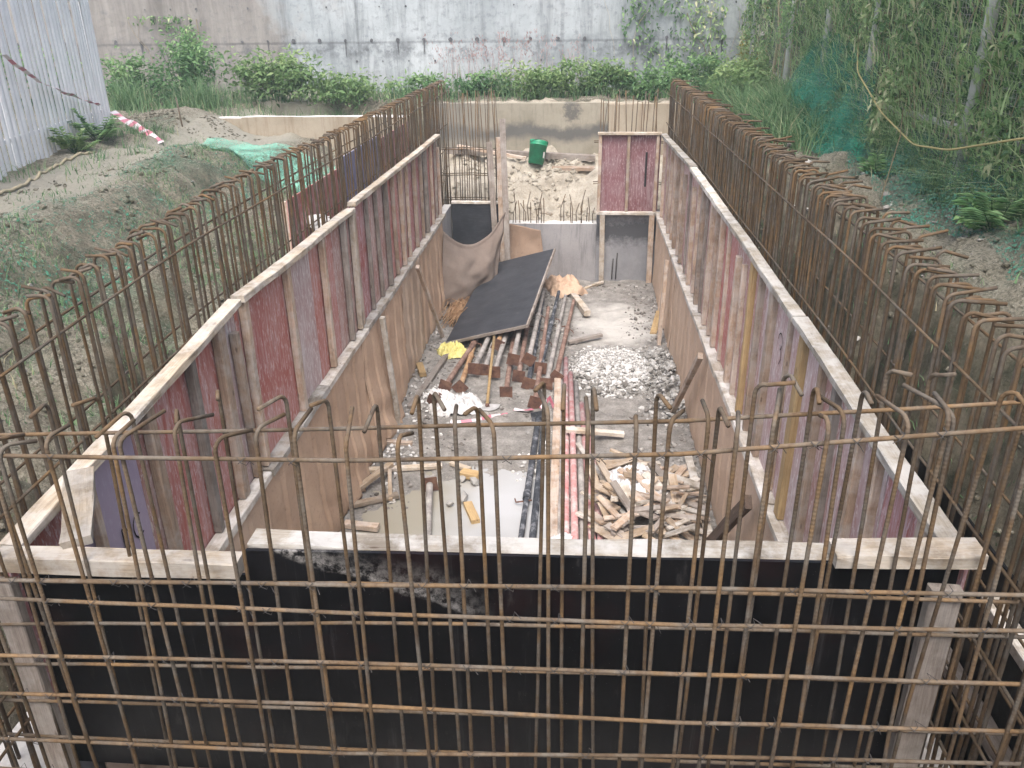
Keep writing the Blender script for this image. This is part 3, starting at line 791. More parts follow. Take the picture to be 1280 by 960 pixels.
# front shutter: black film faced, seen from the concrete side
def front_panel(x0, x1, zt0, zt1, zb, label, seed, board=True, y=YF):
    root = empty('formwork_panel', label, 'formwork', ((x0 + x1) / 2, y, zb)); L = Vector(root.location)
    mb = MB(); v = []
    for yy in (y, y + .014):
        for (x, z) in ((x0, zb), (x1, zb), (x1, zt1), (x0, zt0)): v.append(mb.add(Vector((x, yy, z)) - L))
    for q in ((0, 1, 2, 3), (7, 6, 5, 4), (0, 4, 5, 1), (1, 5, 6, 2), (2, 6, 7, 3), (3, 7, 4, 0)): mb.face(*[v[i] for i in q])
    mb.build('plywood_sheet', M['ply_black_splash' if board else 'ply_black'], root)
    if board:
        stick('top_plate', Vector((x0, y + .062, zt0 - .04)) - L, Vector((x1, y + .062, zt1 - .04)) - L, .092, .045, M['wood_white'], root, seed=seed, wob=.006)
        for k in range(5):
            x = lerp(x0 + .1, x1 - .1, k / 4)
            stick('stud', Vector((x, y + .016, zb + .03)) - L, Vector((x, y + .016, lerp(zt0, zt1, k / 4) - .045)) - L, .05, .07, M['wood_stud'], root, up=(0, 1, 0))
    return root
fp = front_panel(-1.07, 1.20, 2.225, 2.265, 1.19, 'wide black front shutter with white-topped plate', 31)
fpl = front_panel(-1.90, -1.075, 2.10, 2.115, 1.19, 'shorter black front shutter at the left corner', 32, board=False, y=YF + .012)
stick('timber_board', (-1.93, 2.15, 2.138), (-1.085, 2.16, 2.142), .075, .062, M['wood_pale'], None, 'fresh pale board lying along the top of left black front shutter', 'board', wob=.006)
stick('timber_board', (.815, 2.185, 2.268), (1.235, 2.18, 2.284), .10, .046, M['wood_pale'], None, 'short pale board on top of the right end of black front shutter', 'board', wob=.008, ragged=.02)
stick('timber_board', (-1.66, 2.20, 2.203), (-1.90, 2.62, 2.225), .10, .035, M['wood_pale'], None, 'pale wedge-shaped block lying across the left front corner', 'board', wob=.01)
stick('timber_post', (1.135, 2.135, 1.19), (1.14, 2.14, 2.225), .095, .04, M['wood_grey'], None, 'grey timber post at the right end of black front shutter', 'post', up=(0, -1, 0))
stick('timber_post', (-1.90, 2.135, 1.19), (-1.905, 2.14, 2.11), .08, .04, M['wood_grey'], None, 'grey timber post at the left end of black front shutter', 'post', up=(0, -1, 0))
# outer shutter on the right, black, with a pale waler
root = empty('formwork_panel', 'black outer shutter standing between the right cage and the bank', 'formwork', (1.70, 2.6, .78)); L = Vector(root.location)
mb = MB(); mb.bevbox(Vector((1.70, 1.2, .78)) - L, Vector((1.714, 3.9, 1.83)) - L, .002); mb.build('plywood_sheet', M['ply_black'], root)
stick('waler', Vector((1.66, 1.5, 1.66)) - L, Vector((1.66, 2.76, 1.66)) - L, .075, .05, M['wood_white'], root)
stick('waler', Vector((1.66, 1.3, 1.2)) - L, Vector((1.66, 3.6, 1.2)) - L, .075, .05, M['wood_grey'], root)
# outer shutters on the left
for (y0, y1, zt, m, lab) in ((6.8, 8.5, 2.42, 'ply_red', 'red outer shutter standing behind the left rebar cage beside grassy bank'), (8.52, 10.3, 2.5, 'ply_blue', 'blue-violet outer shutter standing behind the left rebar cage'), (10.32, 12.2, 2.45, 'ply_maroon', 'maroon outer shutter behind the far end of left rebar cage')):
    root = empty('formwork_panel', lab, 'formwork', (-2.44, (y0 + y1) / 2, .8))
    mb = MB(); h = (y1 - y0) / 2; mb.bevbox((-.012, -h + .004, 0), (0, h - .004, zt - .8), .002); mb.build('plywood_sheet', M[m], root)
    for k in range(3): stick('stud', (-.014, lerp(-h + .1, h - .1, k / 2), .03), (-.014, lerp(-h + .1, h - .1, k / 2), zt - .83), .05, .07, M['wood_stud'], root, up=(-1, 0, 0))

# ------------------------------------------------------------------ hessian on the lower walls
def hessian(y0, y1, z0, z1, side, mat, label, seed, amp=.02, fold=9.0, lift=0.0, gap=.012):
    X = XL if side < 0 else XR; inx = -side
    mb = MB()
    def fn(u, v):
        y = lerp(y0, y1, u); z = lerp(z0, z1, v)
        p = y * fold + 1.4 * noise.noise(Vector((y * .7, z * .9, seed)))
        w = abs(math.sin(p * .5)) ** 3 * .0
        f = noise.noise(Vector((y * fold * .45, z * .6, seed * 3.1))) + .6 * noise.noise(Vector((y * 3 + z * 4, z * 3, seed)))
        ph = y * 3.1 + .35 * noise.noise(Vector((y, z * 1.2, seed))) + seed
        ridge = max(0, 1 - abs((ph % 1) - .5) * 7) ** 2 * (.4 + .6 * noise.noise(Vector((round(ph), seed, 2))))
        f += 1.1 * max(0, ridge) - .8 * max(0, 1 - abs(((ph + .12) % 1) - .5) * 9)
        bulge = lift * (1 - v) ** 2
        k = gap + amp * (f * .6 + .55) + bulge * (1 + .5 * f)
        z += .03 * noise.noise(Vector((y * 2.2, seed, 1))) * (1 - v)
        return (X + inx * max(.006, k) - 0, y - (y0 + y1) / 2, z - z0)
    mb.grid(fn, max(14, int((y1 - y0) * 56)), 40)
    o = mb.build('hessian_sheet', mat, None, (0, (y0 + y1) / 2, z0), smooth=True)
    # solid enough to read as cloth from both sides
    md = o.modifiers.new('thickness', 'SOLIDIFY'); md.thickness = .003
    return tag(o, label, 'sacking', 'hessian sheets hung on the lower walls')
side_words = {-1: 'left', 1: 'right'}
H = M
for (a, b, m, lift, lab) in ((2.3, 4.25, 'hessian_light', 0, 'smooth tan hessian sheet nearest the front on the left lower wall'), (4.22, 5.6, 'hessian', .02, 'brown hessian sheet on left lower wall between the nearest and wrinkled sheets'),
        (5.57, 6.7, 'hessian', .05, 'brown hessian sheet trailing onto the floor beside the left wall chips'), (6.67, 7.6, 'hessian', .10, 'wrinkled hessian sheet bulging at its foot behind the pale upright post'),
        (7.57, 8.5, 'hessian', .03, 'brown hessian sheet just beyond the pale upright post on the left wall'), (8.47, 9.5, 'hessian_grey', .02, 'grey-brown hessian behind the leaning red-brown strut on left wall'), (9.47, 11.4, 'hessian', .03, 'far brown hessian on left wall next to the sagging drape')):
    hessian(a, b, .02, 1.215, -1, M[m], lab, a, .036, 8, lift)
for (a, b, m, lift, lab) in ((2.3, 4.4, 'hessian_grey', 0, 'grey-brown hessian nearest the front on the right lower wall'), (4.37, 6.2, 'hessian_light', 0, 'tan hessian on right lower wall behind the dark leaning strut'), (6.17, 7.7, 'hessian_light', .01, 'tan hessian on right lower wall behind the timber heap and brown strut'),
        (7.67, 9.6, 'hessian_light', .01, 'broad tan hessian on right lower wall beside the white rubble'), (9.57, 11.0, 'hessian_light', .02, 'tan hessian on right lower wall beyond the upright brown post'), (11.03, 12.4, 'hessian_light', .01, 'farthest tan hessian on the right lower wall')):
    hessian(a, b, .02, 1.085, 1, M[m], lab, a + 30, .018, 5, lift)
# sagging drape in the far left corner
def drape():
    A = Vector((-1.86, 11.25, 1.12)); B = Vector((-1.05, 11.95, 1.20))
    mb = MB()
    def fn(u, v):
        top = A.lerp(B, u); sag = .34 * (1 - (2 * u - .95) ** 2) if True else 0
        top.z -= max(0, sag)
        bot = Vector((-1.86, 10.95, .06)).lerp(Vector((-1.15, 11.55, .14)), u); bot.z += .05 * noise.noise(Vector((u * 5, 0, 2)))
        p = top.lerp(bot, v)
        b = math.sin(math.pi * v) * .16 * math.sin(math.pi * min(1, u * 1.1))
        f = .035 * math.sin(9 * (u + .55 * v * (u - .5)) + 2 * noise.noise(Vector((u * 3, v * 3, 1)))) * (.3 + v) + .02 * noise.noise(Vector((u * 6, v * 6, 4)))
        n_ = Vector((.55, -.8, 0)); p += n_ * (b + f)
        if v < .06: p += Vector((.2, -.3, .0)) * .04
        return p - Vector((-1.5, 11.4, 0))
    mb.grid(fn, 60, 50)
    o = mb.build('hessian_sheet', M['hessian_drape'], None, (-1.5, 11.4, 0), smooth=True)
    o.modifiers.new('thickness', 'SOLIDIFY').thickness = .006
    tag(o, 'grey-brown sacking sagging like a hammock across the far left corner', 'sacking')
drape()
mb = MB()
mb.grid(lambda u, v: (lerp(-.45, .40, u) - .1 * u * v * (v > .2), -.02 - .05 * (noise.noise(Vector((u * 4, v * 3, 8))) * .5 + .5) - .12 * (1 - v) ** 2, lerp(.02, .98 - .16 * u, v)), 40, 36)
o = mb.build('hessian_sheet', M['hessian_rust'], None, (-.85, 12.46, 0), smooth=True); o.modifiers.new('thickness', 'SOLIDIFY').thickness = .004
tag(o, 'orange-brown hessian hung over the far end wall beside three planks', 'sacking')
# crumpled sacking beyond the black sheet
mb = MB()
def crump(sx, sy, h, seed, n=4.5):
    def fn(u, v):
        x = (u - .5) * 2; y = (v - .5) * 2; r = max(0, 1 - x ** 4 - y ** 4 * .9)
        f = fbm(x * n * .5 + seed, y * n * .5, seed, 4)
        return (x * sx * (1 + .2 * noise.noise(Vector((y * 2, seed, 0)))), y * sy * (1 + .2 * noise.noise(Vector((x * 2, seed, 5)))), max(.003, r ** .5 * h * (.65 + .6 * f) + .012 * noise.noise(Vector((x * 7, y * 7, seed)))))
    return fn
mb.grid(crump(.28, .42, .22, 3.0, 3.2), 50, 50)
tag(mb.build('sacking_bundle', M['hessian'], None, (-.17, 12.0, .01), (0, 0, .3), smooth=True), 'crumpled heap of brown sacking beyond the upper corner of leaning black sheet', 'sacking')

# ------------------------------------------------------------------ rebar cages
def hook_pts(h, hook, r=.034, seg=4, zb=0):
    """upright bar, bent over at the top along +X"""
    pts = [(0, 0, zb), (0, 0, (zb + h) * .5), (0, 0, h - r)]
    for k in range(1, seg + 1):
        a = math.pi / 2 * k / seg
        pts.append((r - r * math.cos(a), 0, h - r + r * math.sin(a)))
    pts.append((hook, 0, h - .004)); return pts
def bar_mesh(name, h, hook, rad, sides, droop=0, bow=0):
    mb = MB(); p = hook_pts(h, hook)
    p[1] = (p[1][0] + bow, bow * .5, p[1][2])
    if droop: p[-1] = (p[-1][0], p[-1][1] + droop * .4, p[-1][2] + droop)
    mb.tube(p, rad, sides)
    me = bpy.data.meshes.new(name); me.from_pydata(mb.v, [], mb.f); me.update()
    me.polygons.foreach_set('use_smooth', [True] * len(me.polygons)); return me
def cage(label, loc, uprights, rails, matv, math_, rad=.008, sides=7, limit=100, zb=0):
    root = empty('rebar_cage', label, 'rebar cage', loc); L = Vector(loc)
    cache = {}
    uprights = sorted(uprights, key=lambda q: q['d'])
    extra = MB()
    for k, q in enumerate(uprights):
        h = q['h']; var = k % 5
        key = (round(h, 2), round(q['hook'], 2), var)
        if k < limit:
            if key not in cache:
                me = bar_mesh('upright_bar', h, q['hook'], rad, sides, (var - 2) * .012, (var - 2) * .006); me.materials.append(M[matv]); cache[key] = me
            o = link('upright_bar', cache[key], root, Vector(q['p']) - L, (q.get('rx', 0), q.get('ry', 0), q['yaw']))
        else:
            Mx = Matrix.Translation(Vector(q['p']) - L) @ Euler((q.get('rx', 0), q.get('ry', 0), q['yaw'])).to_matrix().to_4x4()
            mb = MB(); mb.tube([Mx @ Vector(p) for p in hook_pts(h, q['hook'])], rad, 5)
            b = len(extra.v); extra.v += mb.v
            for f in mb.f: extra.face(*[i + b for i in f])
    if extra.f: tag(extra.build('upright_bars', M[matv], root, smooth=True), kind='stuff')
    for (pts, r) in rails:
        p0 = Vector(pts[0]); p1 = Vector(pts[-1]); Mx, Ln = frame_from(p0, p1); inv = Mx.inverted()
        mb = MB(); fine = []
        for a, b in zip(pts, pts[1:]):
            a = Vector(a); b = Vector(b); n_ = max(1, int((b - a).length / .3))
            for i in range(n_): fine.append(a.lerp(b, i / n_))
        fine.append(p1)
        loc_ = [inv @ (p - p0) + Vector((0, noise.noise(p * 1.7) * .006, noise.noise(p * 1.9 + Vector((9, 0, 0))) * .006)) for p in fine]
        mb.tube(loc_, r, sides)
        mb.build('lengthwise_bar', M[math_], root, p0 - L, Mx, smooth=True)
    return root

# front cage, two layers
ups = []; rr = random.Random(21)
fx = [-2.22, -2.1, -1.98, -1.86, -1.76, -1.66, -1.57, -1.43, -1.34, -1.24, -1.12, -.97, -.89, -.75, -.62, -.42, -.30, -.17, -.04, .06, .16, .23, .33, .42, .51, .61, .71, .81, .91, 1.02, 1.14, 1.26, 1.38, 1.5]
for x in fx:
    zt = lerp(2.765, 2.915, (x + 1.6) / 2.6)
    ups.append(dict(p=(x, 1.9, .72), h=zt - .72 + rr.uniform(-.012, .012), hook=round(rr.choice((.10, .12, .15)), 2), yaw=math.pi / 2 + rr.gauss(0, .22) - .35 * (x < -.7), d=0, rx=rr.gauss(0, .010), ry=rr.gauss(0, .018)))
bx = [-2.15, -2.0, -1.84, -1.72, -1.6, -1.47, -1.3, -1.17, -1.05, -.83, -.69, -.57, -.46, -.36, -.24, -.12, .0, .12, .27, .37, .47, .58, .66, .76, .87, .97, 1.08, 1.2, 1.34, 1.46]
for x in bx:
    zt = lerp(2.785, 2.94, (x + 1.6) / 2.6)
    ups.append(dict(p=(x, 2.085, .72), h=zt - .72 + rr.uniform(-.015, .015), hook=round(rr.choice((.08, .10, .13)), 2), yaw=-math.pi / 2 + rr.gauss(0.1, .3), d=1, rx=rr.gauss(0, .010), ry=rr.gauss(0, .020)))
rails = []
F = [[(-1.59, 2.73), (-.61, 2.74), (.28, 2.79), (1.11, 2.89)], [(-1.71, 2.30), (-.65, 2.33), (.31, 2.37), (1.23, 2.39)], [(-1.73, 2.23), (-.66, 2.23), (.32, 2.24), (1.25, 2.27)],
     [(-1.80, 2.00), (-.68, 2.04), (.33, 2.06), (1.30, 2.08)], [(-1.84, 1.84), (-.70, 1.87), (.34, 1.87), (1.34, 1.90)], [(-1.90, 1.64), (-.72, 1.66), (.35, 1.73), (1.37, 1.77)], [(-1.95, 1.50), (-.74, 1.5), (.36, 1.52), (1.4, 1.55)]]
B = [[(-1.73, 2.68), (-.66, 2.73), (.30, 2.78), (1.20, 2.86)], [(-1.9, 2.13), (-.72, 2.17), (.33, 2.19), (1.33, 2.2)], [(-1.94, 1.94), (-.73, 2.01), (.35, 2.05), (1.39, 2.07)], [(-1.99, 1.76), (-.75, 1.82), (.36, 1.86), (1.43, 1.88)], [(-2.03, 1.59), (-.77, 1.63), (.38, 1.65), (1.48, 1.67)], [(-2.03, 1.42), (-.77, 1.44), (.38, 1.47), (1.48, 1.5)]]
def ext(P, y):
    P = [(x, y, z) for x, z in P]; a, b = Vector(P[0]), Vector(P[1]); c, d = Vector(P[-2]), Vector(P[-1])
    s = a + (a - b).normalized() * (a.x + 2.35); e = d + (d - c).normalized() * (1.62 - d.x)
    return [s] + [Vector(p) for p in P] + [e]
for P in F: rails.append((ext(P, 1.9 - .013), .0064))
for P in B: rails.append((ext(P, 2.085 + .013), .0064))
fc = cage('two-layer rusty rebar cage across the front before the black shutter', (-.3, 1.98, .72), ups, rails, 'rebar_v', 'rebar_h', .0062, 9)
# wire ties at the crossings
mb = MB(); L = Vector((-.3, 1.98, .72)); rr = random.Random(4)
for P in F:
    Q = ext(P, 1.885)
    for x in fx:
        for a, b in zip(Q, Q[1:]):
            if a.x <= x <= b.x:
                z = lerp(a.z, b.z, (x - a.x) / (b.x - a.x)); c = Vector((x, 1.892, z)) - L
                if rr.random() < .6:
                    s_ = rr.choice((-1, 1))
                    mb.tube([c + Vector((-.012, -.012, .012 * s_)), c + Vector((0, -.018, 0)), c + Vector((.012, -.012, -.012 * s_)), c + Vector((.012, .012, -.012 * s_)), c + Vector((.02 + rr.uniform(0, .02), -.012, rr.uniform(-.03, .01)))], .0012, 3)
                    mb.tube([c + Vector((-.012, -.010, -.010 * s_)), c + Vector((.0, -.017, .002)), c + Vector((.012, -.010, .012 * s_))], .0012, 3)
tag(mb.build('tie_wire', M['tie'], fc), kind='stuff')

# side cages
def side_cage(side, label):
    xs_ = (-2.03, -2.14) if side < 0 else (1.33, 1.49)
    ups = []; rr = random.Random(40 + side)
    y0, y1, step = 1.75, 13.0, .100
    for li, x in enumerate(xs_):
        n_ = int((y1 - y0) / step)
        for k in range(n_ + 1):
            y = y0 + k * step + rr.gauss(0, .008) + li * .04
            z = 2.93 + .03 * noise.noise(Vector((y * .8, li, side))) + rr.uniform(-.008, .008)
            if y < 4.6: z -= (4.6 - y) * (.045 if side < 0 else .02)
            if side > 0:   # both layers bent outwards towards the bank
                yaw = rr.gauss(0 if li == 0 or rr.random() < .3 else math.pi, .08); hk = round(rr.choice((.16, .17, .18)), 2) if li == 0 else .13
            else:
                yaw = rr.gauss(0 if li else math.pi, .07); hk = round(rr.choice((.09, .10, .11)), 2)
            ups.append(dict(p=(x, y, .72), h=round(z - .72, 2), hook=hk, yaw=yaw, d=y, rx=rr.gauss(0, .005), ry=rr.gauss(0, .005)))
    rails = []
    for li, x in enumerate(xs_):
        o = .014 if x == max(xs_) else -.014
        for z in ((2.74, 2.30, 1.98, 1.72, 1.5) if li == 0 else (2.75, 2.31, 1.94, 1.7, 1.48)):
            a = z + rr.uniform(-.02, .02); dz = -.12 if side < 0 else -.06
            rails.append(([(x + o, 1.45, a + dz), (x + o, 4, a), (x + o, 8, a + rr.uniform(-.02, .02)), (x + o, 13.1, a + rr.uniform(-.02, .02))], .0062))
    return cage(label, (xs_[0], 7.3, .72), ups, rails, 'rebar_far', 'rebar_far', .0074, 6)
side_cage(-1, 'long rusty rebar cage along the left side with bars hooked inwards')
side_cage(1, 'long rusty rebar cage along the right side with bars hooked towards the fence')
# end cages
def end_cage(x0, x1, n_, ztop, label, seed):
    rr = random.Random(seed); ups = []
    root = empty('rebar_cage', label, 'rebar cage', ((x0 + x1) / 2, 12.62, .88)); L = Vector(root.location)
    for li, y in enumerate((12.56, 12.69)):
        for k in range(n_):
            x = lerp(x0, x1, (k + .5 * li) / n_) + rr.gauss(0, .015); h = ztop - .88 + rr.gauss(0, .07)
            mb = MB(); mb.tube([(0, 0, 0), (rr.gauss(0, .01), 0, h * .5), (rr.gauss(0, .03), rr.gauss(0, .03), h)], .007, 6)
            mb.build('upright_bar', M['rebar_far'], root, Vector((x, y, .88)) - L, smooth=True)
    for z in (1.25, 1.62, 2.0) if seed == 1 else (1.5, 2.1):
        for y in (12.545, 12.705):
            mb = MB(); mb.tube([(x0 - .05, y, z), ((x0 + x1) / 2, y, z + .01), (x1 + .05, y, z - .015)], .007, 6)
            mb.v = [tuple(Vector(p) - L) for p in mb.v]; mb.build('lengthwise_bar', M['rebar_far'], root, smooth=True)
end_cage(-2.0, -1.15, 11, 2.78, 'upright bars of the far left corner behind three planks', 1)
end_cage(.28, 1.25, 8, 2.75, 'upright bars rising behind the maroon corner shutter', 2)
rr = random.Random(9)
for k in range(26):
    x = lerp(-1.0, .27, (k + rr.random() * .8) / 26); h = rr.uniform(.22, .5)
    if -.5 < x < -.15 and rr.random() < .6: continue
    mb = MB(); mb.tube([(0, 0, -.02), (rr.gauss(0, .01), 0, h * .5), (rr.gauss(0, .04), rr.gauss(0, .03), h)], .0065, 6)
    mb.build('starter_bar', M['rebar_far'], far_wall, (x, rr.choice((12.56, 12.67)), .9), smooth=True)

# ------------------------------------------------------------------ timbers in and around the tank
def T(p0, p1, w, t, m, label, cat='board', up=(0, 0, 1), group=None, name='timber_board', wob=.004, ragged=.008):
    return stick(name, p0, p1, w, t, M[m], None, label, cat, group, up, wob=wob, ragged=ragged)
T((-1.80, 7.42, .0), (-1.845, 7.28, 1.215), .06, .045, 'wood_white', 'pale upright post against the left wall with its foot among the white chips', 'post', (1, 0, 0), name='timber_post')
T((-1.72, 9.9, .0), (-1.83, 9.05, 1.2), .05, .04, 'wood_stud', 'red-brown strut leaning along the left wall beyond the pale post', 'strut', (1, 0, 0), name='timber_strut')
T((1.08, 9.75, .0), (1.135, 9.95, 1.06), .11, .045, 'wood_stud', 'brown upright post against the right wall beyond the rubble', 'post', (-1, 0, 0), name='timber_post')
T((1.06, 7.85, .0), (1.135, 6.85, 1.06), .06, .045, 'wood_stud', 'brown strut leaning along the right wall beside the rubble', 'strut', (-1, 0, 0), name='timber_strut')
T((1.02, 5.35, .0), (1.12, 4.45, 1.06), .09, .045, 'wood_dark', 'dark wet strut leaning on the right wall near the front', 'strut', (-1, 0, 0), name='timber_strut')
T((1.08, 6.85, .03), (1.10, 5.25, .02), .07, .04, 'wood_white', 'white-splashed board lying at the foot of right wall beside offcuts', up=(0, 0, 1))
T((-.06, 11.75, .01), (.17, 10.72, .05), .09, .075, 'wood_pale', 'stout pale timber lying on the floor right of the prop pile')
T((1.17, 10.95, .02), (1.02, 10.1, .01), .085, .04, 'wood_yellow', 'yellow board lying against the foot of right wall near the far corner')
T((.14, 12.0, .01), (.42, 12.33, .02), .05, .04, 'wood_pale', 'small pale stick on the floor at the corner post')
T((-1.84, 8.95, .01), (-1.74, 8.62, .02), .08, .05, 'wood_yellow', 'short yellow block on floor beside the left wall and long edge timber')
T((-1.72, 7.75, .01), (-1.33, 11.1, .02), .07, .05, 'wood_grey', 'long grey timber on the floor running under the left edge of black sheet')
T((-.18, 8.55, .02), (-.13, 4.95, .03), .075, .05, 'wood_stud', 'long brown plank on the floor between dark tubes and pink tubes')
T((-.08, 9.72, .02), (.35, 9.95, .05), .06, .04, 'wood_grey', 'grey stick lying just behind the white rubble')
T((-.07, 7.18, .10), (.5, 7.20, .05), .075, .04, 'wood_pale', 'pale board lying across the pink tubes')
T((.05, 6.95, .07), (.36, 6.05, .07), .05, .035, 'wood_white', 'white lath slanting across the top of timber heap')
T((.27, 6.55, .03), (.80, 6.66, .04), .06, .04, 'wood_pale', 'pale stick on the floor at the back of timber heap')
T((-1.87, 6.42, .03), (-1.20, 6.55, .02), .06, .035, 'wood_pale', 'long pale board lying crosswise beside the left wall')
T((-1.88, 6.0, .05), (-1.62, 6.38, .12), .06, .04, 'wood_offcut', 'tilted offcut propped beside the left wall')
T((-1.63, 6.32, .10), (-1.55, 5.95, .02), .035, .03, 'wood_offcut', 'thin offcut leaning down from the tilted one by left wall')
T((-1.85, 5.85, .02), (-1.50, 6.02, .02), .06, .04, 'wood_offcut', 'offcut at the left edge of puddle below the thin leaning one')
T((-1.84, 5.55, .02), (-1.56, 5.52, .02), .07, .045, 'wood_stud', 'brown block by the left wall at the edge of puddle')
T((-1.86, 5.32, .02), (-1.58, 5.30, .02), .07, .04, 'wood_white', 'whitish block by the left wall nearest the front shutter')
T((-1.82, 7.0, .01), (-1.55, 6.98, .01), .05, .04, 'wood_stud', 'dark short batten at the foot of bulging hessian')
T((-1.0, 6.42, .015), (-.82, 6.36, .02), .09, .06, 'wood_yellow', 'yellow block with a dark knot at the far edge of puddle')
T((-.88, 5.95, -.01), (-.78, 5.68, -.01), .075, .05, 'wood_yellow', 'yellow block lying in the puddle')
T((-1.12, 6.62, .015), (-.93, 6.5, .02), .05, .035, 'wood_pale', 'small pale offcut behind the yellow knotted block')
# three tall planks at the end wall
for k, (x, xt, z, m, lab) in enumerate(((-1.20, -1.30, 2.14, 'wood_grey', 'left and shorter of the three tall planks standing at the end wall'), (-1.10, -1.16, 2.2, 'wood_stud', 'middle one of the three tall planks standing at the end wall'), (-1.03, -1.10, 2.45, 'wood_grey', 'tallest of the three planks standing at the end wall'))):
    T((x, 12.25 - .02 * k, .0), (xt, 12.36, z), .085, .03, m, lab, 'plank', (0, -1, 0), name='timber_plank')
# timbers by the low wall
T((-2.3, 14.72, 1.62), (.3, 14.65, 1.50), .12, .10, 'wood_grey', 'long grey beam lying along the foot of low wall behind the bucket', 'beam', name='timber_beam')
T((-.45, 14.35, 1.40), (.35, 14.4, 1.38), .2, .06, 'wood_stud', 'brown plank lying on the sand right of the green bucket')
T((-2.1, 14.6, 1.74), (-.9, 14.4, 1.56), .06, .05, 'wood_stud', 'thin brown timber slanting on the beam left of the green bucket')
T((-.6, 12.98, .93), (-.08, 12.88, .90), .09, .05, 'wood_pale', 'pale piece of timber lying on the sand behind the end wall')
# offcut heap
rr = random.Random(70)
placed = []
for k in range(120):
    x = max(.2, min(1.0, rr.gauss(.62, .25))); y = max(5.1, min(6.75, rr.gauss(5.85, .40)))
    hz = heap(x, y, .62, 5.8, .6, 1.0, .22)
    L = rr.uniform(.14, .42); w = rr.uniform(.04, .085); t = rr.uniform(.014, .027); a = rr.uniform(0, math.pi); el = rr.gauss(0, .20)
    d = Vector((math.cos(a) * math.cos(el), math.sin(a) * math.cos(el), math.sin(el))) * L / 2
    c = Vector((x, y, hz * rr.uniform(.35, 1.0) + abs(d.z) + .012))
    x_m = max(abs(d.x), .03)
    if c.x + x_m > 1.12: c.x = 1.12 - x_m
    stick('wood_offcut', c - d, c + d, w, t, M[rr.choice(('wood_offcut', 'wood_offcut', 'wood_stud', 'wood_white', 'wood_stud', 'wood_grey'))], None, 'sawn timber offcut in the jumbled heap beside the right wall', 'offcut', 'timber offcuts heaped on the tank floor', (0, rr.uniform(-.4, .4), 1), wob=.003, ragged=.01)

# ------------------------------------------------------------------ steel props
def prop(near, far, m, label, plate=True, rad=.030, group='steel shoring props lying in the pile', inner=True, roll=0.0, pm='rust_plate', ps=.14):
    Mx, L = frame_from(near, far)
    root = empty('steel_prop', label, 'prop', near, Mx @ Matrix.Rotation(roll, 3, 'X'), group)
    Lo = L * .58 if inner else L
    mb = MB(); mb.tube([(0.004, 0, 0), (Lo, 0, 0)], rad, 12); mb.tube([(Lo - .10, 0, 0), (Lo, 0, 0)], rad + .006, 12)
    mb.build('outer_tube', M[m], root, smooth=False)
    if inner:
        mb = MB(); mb.tube([(Lo, 0, 0), (L, 0, 0)], rad * .78, 12); mb.build('inner_tube', M[m], root)
        mb = MB(); mb.tube([(Lo + .03, -.09, 0), (Lo + .03, .05, 0)], .007, 6); mb.tube([(Lo + .03, -.09, 0), (Lo - .03, -.105, .0)], .006, 6); mb.build('pin', M['rust_plate'], root)
    if plate:
        mb = MB(); t = .007; s_ = ps / 2; n_ = 16; ro = .014
        rings = []
        for x in (-t, 0.0):
            o_ = []; i_ = []
            for k in range(n_):
                a = 2 * math.pi * k / n_; c, s = math.cos(a), math.sin(a); q = s_ / max(abs(c), abs(s))
                o_.append(mb.add((x, c * q, s * q))); i_.append(mb.add((x, c * ro, s * ro)))
            rings.append((o_, i_))
        for k in range(n_):
            k2 = (k + 1) % n_
            (o0, i0), (o1, i1) = rings
            mb.face(o0[k], i0[k], i0[k2], o0[k2]); mb.face(o1[k], o1[k2], i1[k2], i1[k])
            mb.face(o0[k], o0[k2], o1[k2], o1[k]); mb.face(i0[k], i1[k], i1[k2], i0[k2])
        mb.face(*[i for i in rings[1][1]])
        mb.build('base_plate', M[pm], root)
    return root
PR = [((-1.42, 8.24, .075), (-1.12, 10.4, .12), 'prop_brown', .3, 'leftmost brown prop with a square plate beside the white sack'),
      ((-1.25, 8.21, .075), (-1.24, 9.9, .06), 'prop_ochre', .8, 'ochre prop with tilted orange plate, second from left in the pile'),
      ((-1.14, 8.62, .13), (-.95, 11.2, .18), 'prop_grey', .05, 'grey prop with its plate highest at the left of the pile'),
      ((-1.03, 8.72, .075), (-.98, 11.2, .08), 'prop_grey', .1, 'grey prop low in the pile right of the ochre one'),
      ((-.90, 8.54, .13), (-.80, 11.0, .2), 'prop_grey', .03, 'grey prop whose plate sits behind the hoe handle'),
      ((-.93, 9.3, .16), (-.88, 11.1, .20), 'prop_ochre', .4, 'short ochre prop on top of the pile under the sheet edge'),
      ((-.73, 8.11, .075), (-.80, 10.9, .08), 'prop_brown', .0, 'brown prop with plate standing foremost in the middle of the pile'),
      ((-.70, 8.75, .20), (-.66, 11.2, .27), 'prop_grey', .2, 'pale grey prop on the top layer in the middle of the pile'),
      ((-.62, 8.50, .10), (-.62, 11.3, .10), 'prop_brown', .15, 'brown prop with a plate just right of the foremost plate'),
      ((-.52, 8.78, .19), (-.45, 11.35, .22), 'prop_grey', .5, 'whitish prop on the top layer right of the hoe'),
      ((-.50, 8.35, .075), (-.46, 11.3, .08), 'prop_dark', .3, 'dark prop low in the pile under the whitish one'),
      ((-.40, 7.86, .08), (-.36, 10.6, .20), 'prop_brown', .25, 'prop with large tilted rusty plate nearest the dark tubes'),
      ((-.38, 8.70, .12), (-.24, 11.5, .14), 'prop_dark', .1, 'dark grey prop at the right of the pile beside black sheet'),
      ((-.30, 8.36, .075), (-.14, 11.5, .08), 'prop_grey', .0, 'grey prop at the right edge of the pile'),
      ((-.20, 8.55, .075), (-.02, 11.3, .07), 'prop_brown', .6, 'rightmost pinkish-brown prop of the pile')]
